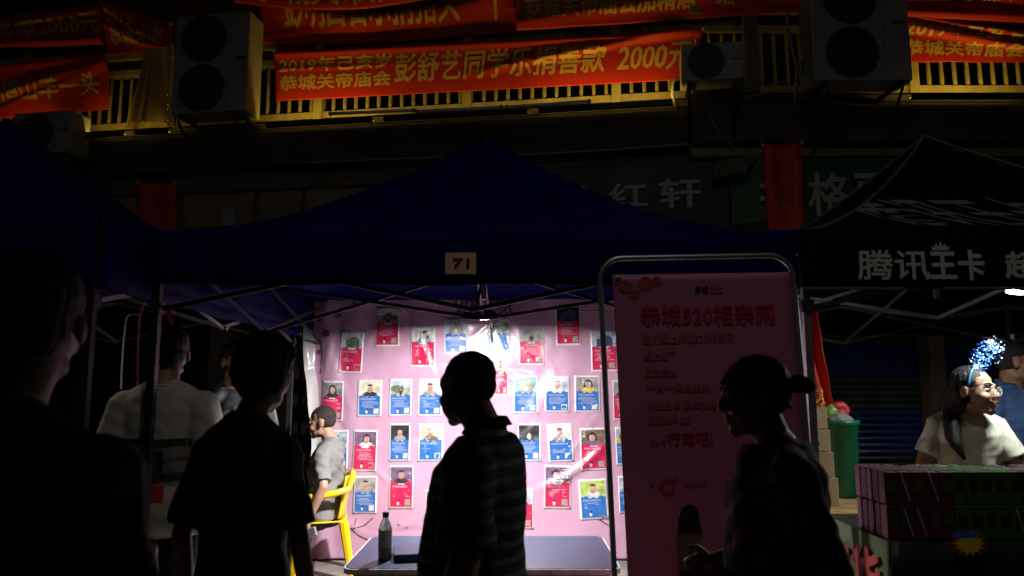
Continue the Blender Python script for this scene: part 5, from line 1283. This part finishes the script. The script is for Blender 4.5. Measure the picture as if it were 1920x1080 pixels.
g = nb(); ell(g, (bnx+.035, 4.36, TBZ+.485), (.06, .03, .045), n=14); tag(obj('bag', remesh(g, .008, 1, lambda c, n: .012*noise.noise(c*25)), M['burst_r'], smooth=True), 'red bag lying behind the wrapper in the green bin', 'bag')
# red hanging cloth by the stand
def rc(u, v):
    yy = 4.3; a = at(1506 + 6*(1-v), 790 - 205*v, yy); b = at(1530 + 38*(1-v)**1.3, 782 - 200*v, yy); p = a.lerp(b, u); p.y += .03*math.sin(u*9+v*3) + .02*nz(u*3, v*4); return p
hc_ = thing('hanging_cloth', 'red hanging cloth with gold lettering right of the pink stand', 'banner', rc(.5, 0))
g = nb(); grid(g, 14, 30, rc); thick(obj('cloth', g, M['red'], hc_, smooth=True), .003)
for s, v0, v1 in (('发', .13, .30), ('财', -.0+.01, .11)):
    g = nb(); text_uv(g, s, .25, .78, v0, v1, .015); mapbm(g, lambda co: rc(co.x, co.y) + Vector((0, -.02, 0))); obj('lettering', g, M['gold'], hc_)
# ribbons and rope at the left
for i, (a, b, lab) in enumerate((((283, 548), (292, 618), 'left red ribbon hanging under the blue tent'), ((306, 548), (326, 622), 'right red ribbon hanging slanted under the blue tent'))):
    A_ = at(*a, 4.6); B_ = at(*b, 4.6); g = nb(); grid(g, 3, 16, lambda u, v: A_.lerp(B_, v) + Vector(((u-.5)*.028, .01*math.sin(v*9+u*3), 0))); thick(tag(obj('ribbon', g, M['ribbon'], smooth=True), lab, 'ribbon'), .002)
cable('thin pale rope hanging down left of the white shirted person', [at(262, 590, 4.4), at(240, 592, 4.4), at(234, 620, 4.4), at(229, 680, 4.4), at(227, 730, 4.4)], .005, 'rope', 'rope')
cable('thin pale cord hung along the leg of the blue tent', [at(272, 560, 3.8), at(262, 600, 3.8), at(258, 680, 3.8), at(258, 760, 3.8)], .004, 'ribbon', 'cord')
nl = Vector((6.1, 4.7, 2.25)); ns = thing('hanging_bulb', 'lit lamp of the next stall beyond the right edge of the picture', 'lamp', nl)
g = nb(); ell(g, (0, 0, 0), (.07, .03, .02), n=12); obj('bulb', g, M['bulb'], ns, local=True, smooth=True)
g = nb(); cyl(g, (0, 0, .02), (0, 0, .6), .005, 6); obj('cord', g, M['cable'], ns, local=True)
area('next_stall_light', nl + Vector((0, 0, -.04)), (R(25), 0, 0), .3, .1, 3.5, (.92, 1, .95))
# left neighbouring tent lamp, hidden behind the nearest person
lp = at(70, 555, 3.9); ls = thing('hanging_bulb', 'dim lamp under the far left tent, behind the nearest person', 'lamp', lp)
g = nb(); ell(g, (0, 0, 0), (.03, .03, .04), n=12); obj('bulb', g, mat('dim_bulb', (1, .9, .7), .5, emit=(1, .85, .6), es=3), ls, local=True, smooth=True)
g = nb(); cyl(g, (0, 0, .035), (0, 0, .35), .005, 6); obj('cord', g, M['cable'], ls, local=True)
area('left_stall_light', lp + Vector((0, 0, -.05)), (0, 0, 0), .1, .1, 1.4, (1, .88, .72))
# unseen awning added to keep the street lamp off the nearest people
aw = thing('awning', 'unseen dark awning added to shade the near side of the street', 'awning', (0, 0, 0))
g = nb(); grid(g, 30, 10, lambda u, v: Vector((-7+14*u, -2.2+4.3*v, 3.2 - .3*v + .02*math.sin(u*50)))); thick(obj('added_shade_cloth', g, M['navy'], aw, smooth=True), .004)
for x in (-4.5, 4.5):
    g = nb(); cyl(g, (x, -2, 0), (x, -2, 3.2), .03, 10); obj('added_shade_pole', g, M['steel'], aw, smooth=True)
